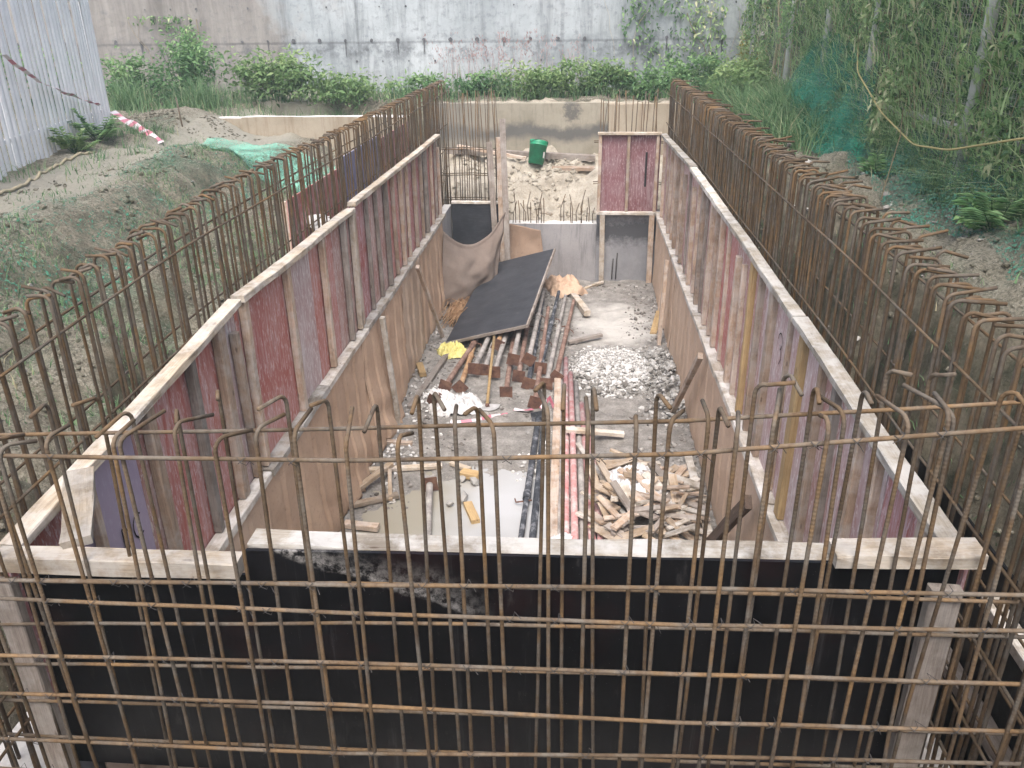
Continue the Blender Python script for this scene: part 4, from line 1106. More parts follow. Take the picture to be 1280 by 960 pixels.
for (a, b, m, roll, lab) in PR: prop(a, b, m, lab, roll=roll)
prop((-.35, 7.52, .07), (-.40, 4.9, .04), 'prop_dark', 'left one of two long dark tubes lying towards the front', roll=.2, pm='prop_dark', group='dark tubes on the floor')
prop((-.29, 7.35, .035), (-.30, 4.9, .035), 'prop_dark', 'right one of two long dark tubes, without a plate', plate=False, inner=False, group='dark tubes on the floor')
prop((-1.24, 6.15, .075), (-1.04, 4.75, .02), 'prop_grey', 'lone prop with square rusty plate lying in the puddle', roll=.1, group='')
prop((-1.48, 7.80, .10), (-1.42, 7.9, .12), 'rust_plate', 'loose round-cornered rusty plate on the white sack', roll=.5, inner=False, group='')
for k in range(6):
    x0 = -.10 + .062 * k; far_y = 9.35 - .35 * k + (.2 if k % 2 else 0)
    z = .032 + (.05 if k == 2 else 0)
    mb = MB(); Mx, L = frame_from((x0 - .06, far_y, z), (x0 + .01 * k, 4.95, z)); mb.tube([(0, 0, 0), (L * .5, .006, .003), (L, 0, 0)], .030, 12)
    words = ('first', 'second', 'third', 'fourth', 'fifth', 'sixth')
    tag(mb.build('steel_tube', M['prop_pink'] if k % 3 else M['prop_grey'], None, (x0 - .06, far_y, z), Mx, smooth=True), words[k] + ' from the left in the row of red and white tubes on the floor', 'tube', 'red and white cement-coated tubes')

# black plywood sheet on the pile
BL = Vector((-1.61, 9.58, .06)); BR = Vector((-.59, 9.45, .36)); D = Vector((.26, 2.62, .25))
X = (BR - BL); W = X.length; X.normalize(); Z = X.cross(D).normalized(); Y = Z.cross(X); L = D.length
root = empty('plywood_sheet', 'large dusty black sheet of plywood lying tilted on the prop pile', 'plywood', BL, Matrix((X, Y, Z)).transposed())
mb = MB(); mb.bevbox((0, 0, 0), (W, L, .018), .002); mb.build('board', M['ply_dusty'], root)
stick('edge_batten', (0, -.012, -.022), (W, -.012, -.022), .024, .040, M['wood_grey'], root)
stick('edge_batten', (W + .013, -.02, -.022), (W + .013, L, -.022), .024, .042, M['wood_grey'], root)

# hoe
root = empty('hoe', 'hoe with wooden handle and pale steel blade leaning on the prop pile', 'hoe', (-.91, 7.85, 0))
mb = MB(); mb.tube([(0, 0, .05), (-.02, .6, .20), (-.04, 1.25, .34)], [.017, .016, .018], 10); mb.build('handle', M['wood_yellow'], root, smooth=True)
mb = MB()
pts = [(-.10, 0.02), (-.09, -.06), (-.045, -.12), (.02, -.14), (.085, -.12), (.13, -.06), (.135, .02)]
for zz in (.034, .030): 
    base = [mb.add((x, y + .02, zz - .05 * (y + .06) ** 2 + .02 * (x ** 2) * 10)) for x, y in pts]
    mb.face(*(base if zz > .032 else base[::-1]))
for k in range(len(pts)):
    a = k; b = (k + 1) % len(pts); mb.face(a, b, b + len(pts), a + len(pts))
mb.build('blade', M['blade'], root)
mb = MB(); mb.tube([(0, .05, .04), (0, -.01, .045), (.01, -.03, .035)], .022, 10); mb.build('socket', M['rust_plate'], root)

# sacks and scraps
def sack(name, loc, sx, sy, h, m, label, seed, rot=0, n=7):
    mb = MB(); mb.grid(crump(sx, sy, h, seed, n), 44, 44)
    return tag(mb.build(name, M[m], None, loc, (0, 0, rot), smooth=True), label, 'sack')
sack('plastic_sack', (-1.24, 7.82, .012), .27, .20, .16, 'bag_white', 'crumpled white plastic sack on the floor in front of the props', 1.7, .2)
sack('plastic_sack', (-1.48, 8.12, .012), .14, .13, .05, 'bag_white', 'small white plastic scrap among chips left of the larger white sack', 4.4, .9)
sack('plastic_sack', (-1.50, 9.36, .012), .17, .20, .13, 'bag_yellow', 'crumpled yellow plastic bag under the left corner of black sheet', 2.9, .4)
sack('plastic_sack', (.55, 6.12, .17), .20, .26, .09, 'bag_white', 'torn white plastic sack spread over the timber heap', 6.1, .3, 6)
sack('plastic_sack', (-.05, 5.35, .06), .10, .12, .05, 'bag_white', 'white crumpled scrap on the tubes just behind front shutter', 7.7, .3, 6)
o = sack('plastic_sack', (-2.385, 7.3, 1.98), .20, .08, .24, 'bag_white', 'white plastic sack hung behind the left cage on the red outer shutter', 8.3, 1.5)
o.rotation_euler = (0, math.radians(70), 0)
# barrier tape
def ribbon(name, pts, w, label, tw=1.0, cat='barrier tape'):
    pts = [Vector(p) for p in pts]; fine = []
    for a, b in zip(pts, pts[1:]):
        n_ = max(2, int((b - a).length / .05))
        for k in range(n_): fine.append(a.lerp(b, k / n_))
    fine.append(pts[-1])
    mb = MB(); root = pts[0]; prev = None; s = 0
    Mx, L = frame_from(pts[0], pts[-1]); inv = Mx.inverted()
    for k, p in enumerate(fine):
        d = (fine[min(k + 1, len(fine) - 1)] - fine[max(0, k - 1)]).normalized()
        a = tw * noise.noise(p * 2.3) * 2.2
        side = d.cross(Vector((0, 0, 1))).normalized(); up = side.cross(d)
        s_ = (side * math.cos(a) + up * math.sin(a)) * w / 2
        q = p + Vector((0, 0, .02 * noise.noise(p * 5)))
        cur = (mb.add(inv @ (q + s_ - root)), mb.add(inv @ (q - s_ - root)))
        if prev: mb.face(prev[0], prev[1], cur[1], cur[0])
        prev = cur
    return tag(mb.build(name, M['tape'], None, root, Mx), label, cat)
ribbon('barrier_tape', [(-1.25, 7.45, .03), (-1.0, 7.5, .03), (-.85, 7.6, .04), (-.68, 7.70, .03)], .032, 'red and white tape lying twisted on floor behind the front bars')
ribbon('barrier_tape', [(-.62, 7.78, .04), (-.48, 7.72, .06), (-.42, 7.8, .03)], .045, 'short white end of tape beside the large tilted plate')
ribbon('barrier_tape', [(-.33, 7.75, .06), (-.25, 7.95, .10), (-.20, 7.82, .05)], .05, 'red and white tape scrap between the tilted plate and brown plank')
# bundle of twigs
rr = random.Random(15); mb = MB()
for k in range(150):
    x = rr.gauss(-1.6, .10); y = rr.uniform(10.2, 10.6); L = rr.uniform(.6, 1.3); z = rr.uniform(.01, .14)
    mb.tube([(x, y, z), (x + rr.gauss(.05, .06), y + L * .5, z + rr.uniform(0, .06)), (x + rr.gauss(.10, .10), y + L, z + rr.gauss(0, .02) + .01)], .0045, 4)
L0 = Vector((-1.6, 10.9, 0)); mb.v = [tuple(Vector(p) - L0) for p in mb.v]
tag(mb.build('wire_bundle', M['prop_ochre'], None, L0), 'bundle of thin rusty wires on the floor left of black sheet', 'wire bundle')

# bucket
root = empty('bucket', 'green plastic bucket lying tilted on the beam at the low wall', 'bucket', (-.72, 14.35, 1.50), (math.radians(-14), math.radians(13), .3))
mb = MB(); seg = 28; prof = [(.130, 0), (.148, .30), (.155, .30), (.157, .315), (.152, .318), (.156, .335), (.158, .38), (.151, .382), (.148, .36)]
rings = [[mb.add((math.cos(2 * math.pi * k / seg) * r, math.sin(2 * math.pi * k / seg) * r, z)) for k in range(seg)] for r, z in prof]
for a, b in zip(rings, rings[1:]):
    for k in range(seg): mb.face(a[k], a[(k + 1) % seg], b[(k + 1) % seg], b[k])
mb.face(*rings[0][::-1]); mb.build('body', M['bucket'], root, smooth=True)
mb = MB(); r1 = [mb.add((math.cos(2 * math.pi * k / seg) * .147, math.sin(2 * math.pi * k / seg) * .147, .352)) for k in range(seg)]; mb.face(*r1); mb.build('lid', M['bucket'], root)
mb = MB(); mb.tube([(.162 * math.cos(a), .162 * math.sin(a), .33 - .07 * math.sin(a - .2)) for a in [math.pi * q / 12 + 3.3 for q in range(13)]], .004, 5); mb.build('handle', M['tie'], root)
mb = MB()
for k in range(4):
    a0 = 5.2 + k * .07; a1 = a0 + .07
    mb.quad(*[(.1475 * math.cos(a) * 1.0, .1475 * math.sin(a), z) for a, z in ((a0, .1), (a1, .1), (a1, .2), (a0, .2))])
mb.build('label', M['label_white'], root)

# ------------------------------------------------------------------ walls behind
def wallbox(name, lo, hi, m, label, seed=1): return block(name, lo, hi, m, label, 'wall', rough=.012, seed=seed)
ret = block('retaining_wall', (-16, 17.2, 2.0), (3.25, 17.7, 6.0), [M['retain'], M['retain']], 'tall weathered grey retaining wall behind the site', 'wall', rough=.01)
mb = MB(); rr = random.Random(6)
for row, z in ((0, 3.40), (1, 3.02), (2, 4.0)):
    for k in range(36):
        x = -15 + k * .52 + (.2 if row else 0)
        if x > 3.1 or rr.random() < (.12 if row == 0 else .45): continue
        r = rr.uniform(.025, .045) if row == 0 else rr.uniform(.014, .024)
        c = [mb.add((x + math.cos(a) * r * rr.uniform(.75, 1.2), 17.183, z + math.sin(a) * r * rr.uniform(.75, 1.2))) for a in [6.283 * q / 9 for q in range(9)]]
        mb.face(*c)
        if row == 0 and rr.random() < .55:
            mb.quad((x - r * .5, 17.185, z), (x + r * .5, 17.185, z), (x + r * .2, 17.185, z - rr.uniform(.1, .4)), (x - r * .2, 17.185, z - rr.uniform(.1, .4)))
hm = NT('tie_hole_dark', .95); hm.color(hm.ramp(hm.noise(12, 3, .6), [(.3, (.05, .05, .055)), (.7, (.16, .16, .17))])); mb.build('tie_hole', hm.m, ret)
wallbox('low_wall', (-9.0, 13.06, 1.5), (-5.25, 13.28, 2.40), [M['conc_beige'], M['conc_white']], 'beige low wall behind the soil mound at the left', 2)
wallbox('low_wall', (-5.24, 13.02, 1.4), (-2.62, 13.25, 2.42), [M['conc_beige'], M['conc_white']], 'clean beige low wall behind the turquoise netting', 3)
wallbox('low_wall', (-2.6, 15.0, 1.2), (.5, 15.2, 2.42), [M['conc_low'], M['conc_low']], 'stained low wall behind the green bucket', 4)
wallbox('low_wall', (.51, 14.97, 1.2), (1.95, 15.2, 2.40), [M['conc_beige'], M['conc_beige']], 'yellowish low wall behind the maroon corner shutter', 5)

# ------------------------------------------------------------------ palisade fence on the left
root = empty('palisade_fence', 'pale grey steel palisade fence along the left edge of site', 'fence', (-6.15, 9.4, 2.3), (0, 0, .204))
def fence_x(y): return -6.15 - .0 * (y - 8)
y = 5.4; k = 0; me = None
rr = random.Random(2)
while y < 11.9:
    if me is None:
        mb = MB(); w = .088
        prof = [(-w / 2, -.012), (-w / 4, .006), (0, .012), (w / 4, .006), (w / 2, -.012)]
        prev = None
        for (z, sc) in ((0, 1), (1.0, 1), (2.35, 1), (2.45, .15)):
            ring = [mb.add((px_, py_ * sc, z)) for py_, px_ in [(a, b) for a, b in prof]]
            if prev:
                for q in range(4): mb.face(prev[q], prev[q + 1], ring[q + 1], ring[q])
            prev = ring
        me = bpy.data.meshes.new('pale'); me.from_pydata(mb.v, [], mb.f); me.materials.append(M['galv'])
    zb = ground_h(-5.89 - .207 * (y - 8.13), y) - .02
    o = link('pale', me, root, Vector((0, y - 9.4, zb - 2.3)), (rr.gauss(0, .004), rr.gauss(0, .006), 0))
    y += .128; k += 1
for z in (.35, 1.75):
    mb = MB(); mb.bevbox((-.06, -4.2, z), (-.018, 2.35, z + .045), .004); mb.build('rail', M['galv'], root)
for y in (-3.4, -.6, 2.3):
    mb = MB(); mb.bevbox((-.13, y - .03, -.2), (-.065, y + .03, 2.3), .006); mb.build('post', M['galv'], root)
ribbon('barrier_tape', [(-5.92, 8.7, 3.5), (-6.06, 9.4, 3.2), (-6.25, 10.3, 2.98), (-6.45, 11.2, 2.78)], .05, 'faded red and white tape sagging across the palisade fence', .5)
ribbon('barrier_tape', [(-6.62, 11.8, 2.64), (-6.23, 11.5, max(2.42, ground_h(-6.23, 11.5) + .05)), (-5.87, 11.2, max(2.32, ground_h(-5.87, 11.2) + .04)), (-5.58, 11.0, max(2.25, ground_h(-5.58, 11.0) + .04))], .10, 'red and white tape end trailing on the ground off the fence corner', .7)
mb = MB(); mb.tube([(0, 0, 0), (-.07, .05, .75)], .011, 6); tag(mb.build('steel_stake', M['rebar_far'], None, (-5.75, 12.1, 2.05), smooth=True), 'thin rusty stake stuck in the soil beside the trailing tape', 'stake')
mb = MB(); pts = []
for k in range(40):
    t = k / 39; x = lerp(-5.2, -5.75, t) + .08 * math.sin(t * 7); y = lerp(6.6, 9.6, t); pts.append((x, y, ground_h(x, y) + .02))
mb.tube(pts, .016, 6); tag(mb.build('hose', M['hose'], smooth=True), 'dull yellowish hose lying on ground along the palisade fence', 'hose')

# ------------------------------------------------------------------ fence on the right
XF = 3.12
root = empty('mesh_fence', 'tall welded wire fence overgrown with creepers along the right', 'fence', (XF, 10.5, 2.4))
posts = [4.2, 6.95, 9.5, 11.3, 13.2, 16.0]
for y in posts:
    mb = MB(); mb.tube([(0, 0, -.3), (.02, 0, 1.2), (.03, 0, 2.9)], .048, 8); mb.build('post', M['post'], root, (-.10, y - 10.5, 0), smooth=True)
for z in (.52, 1.9):
    mb = MB(); mb.tube([(.02, -7.6, z + .03), (.02, -1, z), (.02, 6.4, z - .02)], .026, 8); mb.build('rail', M['post'], root, smooth=True)
mb = MB()
def wire(a, b, r=.0028):
    a = Vector(a); b = Vector(b); d = (b - a).normalized(); s1 = d.orthogonal().normalized() * r; s2 = d.cross(s1.normalized()) * r
    i = [mb.add(p) for p in (a + s1, a + s2, a - s1 - s2, b + s1, b + s2, b - s1 - s2)]
    for q in ((0, 1, 4, 3), (1, 2, 5, 4), (2, 0, 3, 5)): mb.face(*[i[k] for k in q])
yy = -7.6
while yy < 6.4: wire((0, yy, -.15), (0, yy, 2.8)); yy += .055
zz = -.1
while zz < 2.8: wire((.003, -7.6, zz), (.003, 6.4, zz)); zz += .055
mb.build('wire_mesh', M['wire'], root)

# ------------------------------------------------------------------ plants
def leaf_cloud(mb, c, rad, n_, L, rr, dens=None, up=.25, w=.5, tint=(.1, .9)):
    c = Vector(c)
    # clumps: many small sub-centres so the outline is uneven
    subs = []
    for k in range(max(5, n_ // 70)):
        d = Vector((rr.gauss(0, 1), rr.gauss(0, 1), rr.gauss(0, 1))).normalized() * rr.random() ** .45
        subs.append((Vector((d.x * rad[0], d.y * rad[1], d.z * rad[2])), rr.uniform(.13, .34), rr.uniform(-.22, .22)))
    for k in range(n_):
        s, q, ti = rr.choice(subs)
        p = s + Vector((rr.gauss(0, q * rad[0]), rr.gauss(0, q * rad[1]), rr.gauss(0, q * rad[2])))
        d = (Vector((rr.gauss(0, 1), rr.gauss(0, 1), rr.gauss(-.15, .6)))).normalized()
        nrm = Vector((rr.gauss(0, .6), rr.gauss(0, .6), 1)).normalized()
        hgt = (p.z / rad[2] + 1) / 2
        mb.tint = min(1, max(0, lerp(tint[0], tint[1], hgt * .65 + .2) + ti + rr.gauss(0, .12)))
        if c.z + p.z < 2.32 and c.y > 12: p.z = abs(p.z) * .3 - rad[2] * .6
        mb.leaf(c + p, d, nrm, L * rr.uniform(.6, 1.35), L * w * rr.uniform(.7, 1.2))
def bush(loc, rad, n_, L, m, label, seed, stems=9, w=.5, blades=0, bm=None, group=None, cat='bush', name='bush', bh=.6):
    rr = random.Random(seed)
    root = empty(name, label, cat, loc, None, group)
    mb = MB()
    leaf_cloud(mb, (0, 0, rad[2] * .95), rad, n_, L, rr, w=w)
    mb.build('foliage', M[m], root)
    mb = MB()
    for k in range(stems):
        a = rr.uniform(0, 6.28); q = rr.random()
        p = Vector((math.cos(a) * rad[0] * q * .8, math.sin(a) * rad[1] * q * .8, rad[2] * rr.uniform(.9, 1.8)))
        mb.tube([(p.x * .3, p.y * .3, -.05), p * .6, p], [.012, .008, .003], 5)
    mb.tint = .5; mb.build('stem', M['leaf_dull'], root)
    if blades:
        mb = MB()
        for k in range(blades):
            x = rr.gauss(0, rad[0] * .5); y = rr.gauss(0, rad[1] * .5); mb.tint = min(1, max(0, rr.gauss(.55, .22)))
            mb.blade((x, y, -.02), rr.uniform(0, 6.28), bh * rr.uniform(.5, 1.3), rr.uniform(.012, .022), bh * rr.uniform(.2, .7), 4)
        tag(mb.build('grass_blade', M[bm or 'grass'], root), kind='stuff')
    return root
g = lambda x, y: (x, y, ground_h(x, y))
B_ = [((-9.4, 14.6), (.9, .5, .55), 1300, .10, 'leaf_mid', 'bush half hidden behind the palisade fence end', 'bush'),
      ((-8.15, 15.2), (.65, .5, .38), 1300, .10, 'leaf_mid', 'mid green bush right beside the palisade fence at the retaining wall', 'bush'),
      ((-7.0, 15.0), (.55, .45, .62), 2300, .10, 'leaf_mid', 'tall dark bush with bright shoots, at left of the retaining wall foot', 'bush'),
      ((-5.4, 15.3), (.75, .45, .46), 1700, .12, 'leaf_bright', 'light green leafy bush behind the soil mound wall', 'bush'),
      ((-4.1, 15.2), (.75, .4, .24), 1100, .11, 'leaf_bright', 'low bright green weeds behind the clean beige wall', 'weed'),
      ((-2.9, 16.0), (.7, .4, .18), 800, .10, 'leaf_mid', 'low weeds behind the far end of left cage', 'weed'),
      ((-1.75, 16.0), (.6, .4, .24), 900, .10, 'leaf_mid', 'mid green weeds left of the bucket beneath pink plumes', 'weed'),
      ((-.75, 15.8), (.65, .4, .28), 1500, .095, 'leaf_bright', 'bright bushy weed straight above the green bucket', 'bush'),
      ((.2, 15.8), (.65, .4, .33), 1700, .095, 'leaf_bright', 'tallest bright bush on top of stained low wall', 'bush'),
      ((1.15, 15.8), (.65, .4, .27), 1300, .095, 'leaf_mid', 'mid green bush behind the maroon corner shutter', 'bush'),
      ((2.2, 16.2), (.6, .5, .32), 1300, .10, 'leaf_mid', 'bush at the foot of retaining wall near the right fence', 'bush'),
      ((2.7, 14.6), (.5, .8, .34), 2000, .10, 'leaf_bright', 'bright leafy weeds by the far end of right fence', 'weed')]
for k, (p, rad, n_, L, m, lab, c) in enumerate(B_):
    bush(g(*p), rad, n_, L, m, lab, 100 + k, blades=120 if k in (2, 1, 6) else 30, cat=c, name='bush' if c == 'bush' else 'weed_clump', bh=.55)
# grassy tussocks in front of dark bush
for k, (x, y, lab) in enumerate(((-7.6, 14.1, 'coarse grass tussock left of the dark bush behind low wall'), (-6.4, 14.2, 'coarse grass tussock right of the dark bush behind low wall'))):
    root = empty('grass_tussock', lab, 'grass', g(x, y)); rr = random.Random(k); mb = MB()
    for q in range(420):
        mb.tint = min(1, max(0, rr.gauss(.5, .2))); mb.blade((rr.gauss(0, .16), rr.gauss(0, .12), -.02), rr.uniform(0, 6.28), rr.uniform(.25, .7), .014, rr.uniform(.1, .45), 4)
    tag(mb.build('grass_blade', M['grass'], root), kind='stuff')
# pink plumes by the retaining wall
root = empty('plume_grass', 'thin pinkish grass plumes against the retaining wall', 'grass', g(-1.4, 16.7)); rr = random.Random(33); mb = MB()
for q in range(130):
    mb.tint = rr.random(); mb.blade((rr.uniform(-1.3, 1.5), rr.uniform(-.2, .2), 0), rr.uniform(0, 6.28), rr.uniform(.5, 1.0), .011, rr.uniform(.05, .3), 4)
    if q % 2 == 0: 
        x = rr.gauss(0, .75); z = rr.uniform(.55, 1.0)
        for j in range(7): mb.leaf(Vector((x + rr.gauss(0, .03), rr.uniform(-.2, .2), z + rr.uniform(-.1, .1))), Vector((rr.gauss(0, .5), rr.gauss(0, .5), 1)).normalized(), Vector((0, -1, .3)), .06, .014)
mb.build('plume', M['pink'], root)
# climbers
def creeper(p0, p1, zmin, zmax, n_, L, mats, label, seed, off=0, thick=.22, stems=8, blades=0, name='climbing_vine', w=.55):
    rr = random.Random(seed); p0 = Vector(p0); p1 = Vector(p1)
    c = (p0 + p1) / 2; root = empty(name, label, 'climber', c)
    d = (p1 - p0); nd = Vector((d.y, -d.x, 0)).normalized()
    mbs = [MB() for _ in mats]
    for k in range(n_):
        t = rr.random(); z = lerp(zmin, zmax, rr.random())
        pos = p0.lerp(p1, t)
        f = noise.noise(Vector((pos.x * .9 + pos.y * .9, z * 1.1, seed))) + .5 * noise.noise(Vector((pos.y * 2.6 + pos.x, z * 2.6, seed + 5)))
        if f + rr.gauss(0, .10) < -.10 + off: continue
        depth = thick * (f + .4) * rr.random()
        q = Vector((pos.x, pos.y, 0)) + nd * depth
        mi = min(len(mats) - 1, int((noise.noise(Vector((pos.y * .8 + pos.x, z * .9, seed + 20))) * .9 + .5 + rr.gauss(0, .15)) * len(mats))); mi = max(0, mi)
        mb = mbs[mi]
        mb.tint = min(1, max(0, .15 + .9 * depth / max(thick, .01) + rr.gauss(.12, .18)))  # outer leaves tinted lighter, painting in the light on the front
        dd = Vector((rr.gauss(0, .6), rr.gauss(0, .6), rr.gauss(-.6, .5))).normalized()
        mb.leaf(Vector((q.x, q.y, z)) - c, dd, (nd * rr.uniform(-.2, .9) + Vector((rr.gauss(0, .4), rr.gauss(0, .4), .9))).normalized(), L * rr.uniform(.6, 1.4), L * w * rr.uniform(.7, 1.2))
    for mb, m in zip(mbs, mats):
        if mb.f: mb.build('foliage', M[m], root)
    mb = MB()
    for k in range(stems):
        t = rr.random(); pos = p0.lerp(p1, t); z0 = zmin - .1; z1 = lerp(zmin, zmax, rr.uniform(.6, 1)); mb.tint = rr.random()
        pts = []
        for j in range(9):
            s = j / 8
            q = Vector((pos.x, pos.y, 0)) + d.normalized() * (rr.gauss(0, .03) + .45 * math.sin(s * 2.4 + k) * s) + nd * (thick * .35 * noise.noise(Vector((k, s * 3, seed))) + .05)
            pts.append(Vector((q.x, q.y, lerp(z0, z1, s))) - c)
        mb.tube(pts, rr.choice((.003, .004, .005, .009)), 4)
    mb.build('stem', M['straw'], root)
    if blades:
        mb = MB()
        for k in range(blades):
            pos = p0.lerp(p1, rr.random()); z = lerp(zmin, zmax, rr.random() ** 1.3); mb.tint = min(1, max(0, rr.gauss(.6, .25)))
            a = math.atan2(nd.y, nd.x) + rr.gauss(0, .9); h = rr.uniform(.12, .4)
            b0 = Vector((pos.x, pos.y, z)) + nd * rr.uniform(0, thick * .7) - c
            mb.blade(b0, a, h, rr.uniform(.008, .018), h * rr.uniform(.8, 1.7), 4)
        tag(mb.build('grass_blade', M['vine_grass'], root), kind='stuff')
    return root
bays = [(3.9, 6.2, .02, ['leaf_dull', 'leaf_dark', 'leaf_mid', 'leaf_yellow'], 1500, 'creeper with brown stems on the nearest bay of the right fence'),
        (6.2, 8.2, .08, ['leaf_dark', 'leaf_dull', 'leaf_mid', 'leaf_dull'], 1500, 'creeper with hanging straw on the bay beside the curved rope'),
        (8.2, 10.0, -.06, ['leaf_mid', 'leaf_dull', 'leaf_dull'], 1100, 'creeper on the fence bay beside the dark green net'),
        (10.0, 12.4, -.22, ['leaf_dull', 'leaf_mid', 'leaf_bright'], 1500, 'dense light creeper behind the dark green net'),
        (12.4, 14.6, .22, ['leaf_dull', 'leaf_mid'], 350, 'thin creeper leaving the wire mesh bare between two posts'),
        (14.6, 16.9, -.12, ['leaf_mid', 'leaf_dull', 'leaf_yellow'], 500, 'yellowish creeper where the right fence meets the retaining wall')]
for k, (a, b, off, mats, bl, lab) in enumerate(bays):
    creeper((XF - .02, b, 0), (XF - .02, a, 0), 2.35, 4.9, 5200 if k < 2 else 4200, .07, mats, lab, 50 + k, off + .16, .30, 18, int(bl * 1.5))
creeper((.75, 17.17, 0), (2.75, 17.17, 0), 2.4, 4.6, 1500, .085, ['leaf_mid', 'leaf_dull'], 'dark creeper climbing the retaining wall near the right fence', 91, .05, .16, 5)
creeper((-8.9, 17.17, 0), (-7.6, 17.17, 0), 2.4, 3.9, 700, .09, ['leaf_mid', 'leaf_dull'], 'sparse creeper on the brownish left part of retaining wall', 92, .12, .14, 4)
# far-off growth behind the right fence that reads as one mass
mb = MB(); rr = random.Random(64)
for k in range(15000):
    y = rr.uniform(2.5, 18.5); z = rr.uniform(2.3, 5.6); x = XF + .45 + abs(rr.gauss(0, .5))
    f = noise.noise(Vector((y * .7, z * .7, 3)))
    mb.tint = min(1, max(0, .4 + .6 * f + rr.gauss(0, .18)))
    mb.leaf(Vector((x, y, z)), Vector((rr.gauss(-.3, .6), rr.gauss(0, .6), rr.gauss(-.5, .5))).normalized(), Vector((-1, rr.gauss(0, .5), .5)).normalized(), rr.uniform(.14, .30), rr.uniform(.06, .12))
tag(mb.build('undergrowth', M['leaf_dark']), 'dark tangled undergrowth behind the right fence', 'undergrowth', kind='stuff')
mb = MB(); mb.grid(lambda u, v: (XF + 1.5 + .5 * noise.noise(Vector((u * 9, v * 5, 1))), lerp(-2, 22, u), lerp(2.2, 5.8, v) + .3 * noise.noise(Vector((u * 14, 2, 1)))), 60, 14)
dkm = NT('dark_green_bank', .95); dkm.color(dkm.ramp(dkm.noise(3, 6, .7), [(.3, (.05, .075, .045)), (.7, (.14, .18, .10))])); tag(mb.build('hill', dkm.m), kind='structure')  # mottled dark green as the bank's own colour

# grass
mb = MB(); rr = random.Random(17)
def sprout(n_, xr, yr, fn, hr, wd=.010):
    for k in range(n_):
        x = rr.uniform(*xr); y = rr.uniform(*yr); d = fn(x, y)
        if rr.random() > d: continue
        mb.tint = min(1, max(0, rr.gauss(.5, .22) + .3 * noise.noise(Vector((x * 1.2, y * 1.2, 8)))))
        h = rr.uniform(*hr)
        mb.blade((x, y, ground_h(x, y) - .01), rr.uniform(0, 6.28), h, wd * rr.uniform(.7, 1.4), h * rr.uniform(.3, 1.1), 2)
nf = lambda x, y, s, o: max(0, min(1, .5 + 2.4 * noise.noise(Vector((x * s, y * s, o))) + .8 * noise.noise(Vector((x * s * 3, y * s * 3, o)))))
sprout(52000, (-5.0, -2.5), (2.5, 11), lambda x, y: nf(x, y, .9, 1) * (.12 if x < -4.45 else .6), (.025, .10), .008)
sprout(3500, (1.68, 2.3), (2.5, 11), lambda x, y: nf(x, y, 1.3, 5) * .8, (.02, .08), .007)
sprout(6000, (-6.2, -5.0), (5.5, 11.8), lambda x, y: nf(x, y, 1.1, 2) * (1 if x < -5.7 else .25), (.04, .22))
sprout(9000, (1.85, 3.2), (3.5, 16), lambda x, y: nf(x, y, .9, 4) * (.10 + .8 * sstep(2.5, 3.0, x)), (.03, .10))
sprout(16000, (2.25, 3.1), (8.5, 16), lambda x, y: .9 * sstep(9, 11, y), (.15, .6), .014)
sprout(3000, (2.85, 3.15), (4, 9.5), lambda x, y: nf(x, y, 1.2, 3), (.15, .5), .012)
sprout(1500, (2.75, 3.2), (4, 9), lambda x, y: .5, (.1, .35), .012)
sprout(5000, (-8.8, 3), (15.3, 17.1), lambda x, y: .7, (.1, .4), .013)
sprout(2500, (-8.8, -3), (13.3, 15.3), lambda x, y: .6, (.1, .4), .013)
tag(mb.build('grass', M['grass']), 'short patchy grass growing over the banks and strips of soil', 'grass', kind='stuff')
# broad-leaved plants
def herb(loc, r, n_, m, label, seed, L=.16):
    rr = random.Random(seed); root = empty('weed', label, 'weed', loc); mb = MB(); st = MB()
    for k in range(n_):
        a = 6.283 * k / n_ + rr.gauss(0, .3); e = rr.uniform(.35, 1.2); d = Vector((math.cos(a) * math.cos(e), math.sin(a) * math.cos(e), math.sin(e)))
        tip = d * r * rr.uniform(.6, 1.1); st.tube([(0, 0, -.02), tip * .6, tip], [.006, .004, .002], 4)
        for j in range(7):
            t = .35 + .65 * j / 6; p = tip * t
            for s_ in (-1, 1):
                mb.tint = min(1, max(0, rr.gauss(.6, .2))); side = d.cross(Vector((0, 0, 1))).normalized() * s_
                mb.leaf(p, (side + d * .5 - Vector((0, 0, .15))).normalized(), Vector((0, 0, 1)), L * rr.uniform(.6, 1.1), L * .35)
    mb.build('foliage', M[m], root); st.build('stem', M['leaf_mid'], root)
herb(g(2.72, 5.55), .30, 8, 'leaf_mid', 'feathery green weed at the foot of fence at far right edge', 5)
herb(g(2.62, 7.6), .2, 7, 'leaf_mid', 'small weed on the sand below the curved rope', 6, .11)
herb(g(-6.1, 10.4), .42, 12, 'leaf_mid', 'leafy weed growing at the foot of palisade fence', 7)
herb(g(-5.95, 9.6), .3, 10, 'leaf_bright', 'lower leafy weed at the palisade fence nearer the hose', 8)

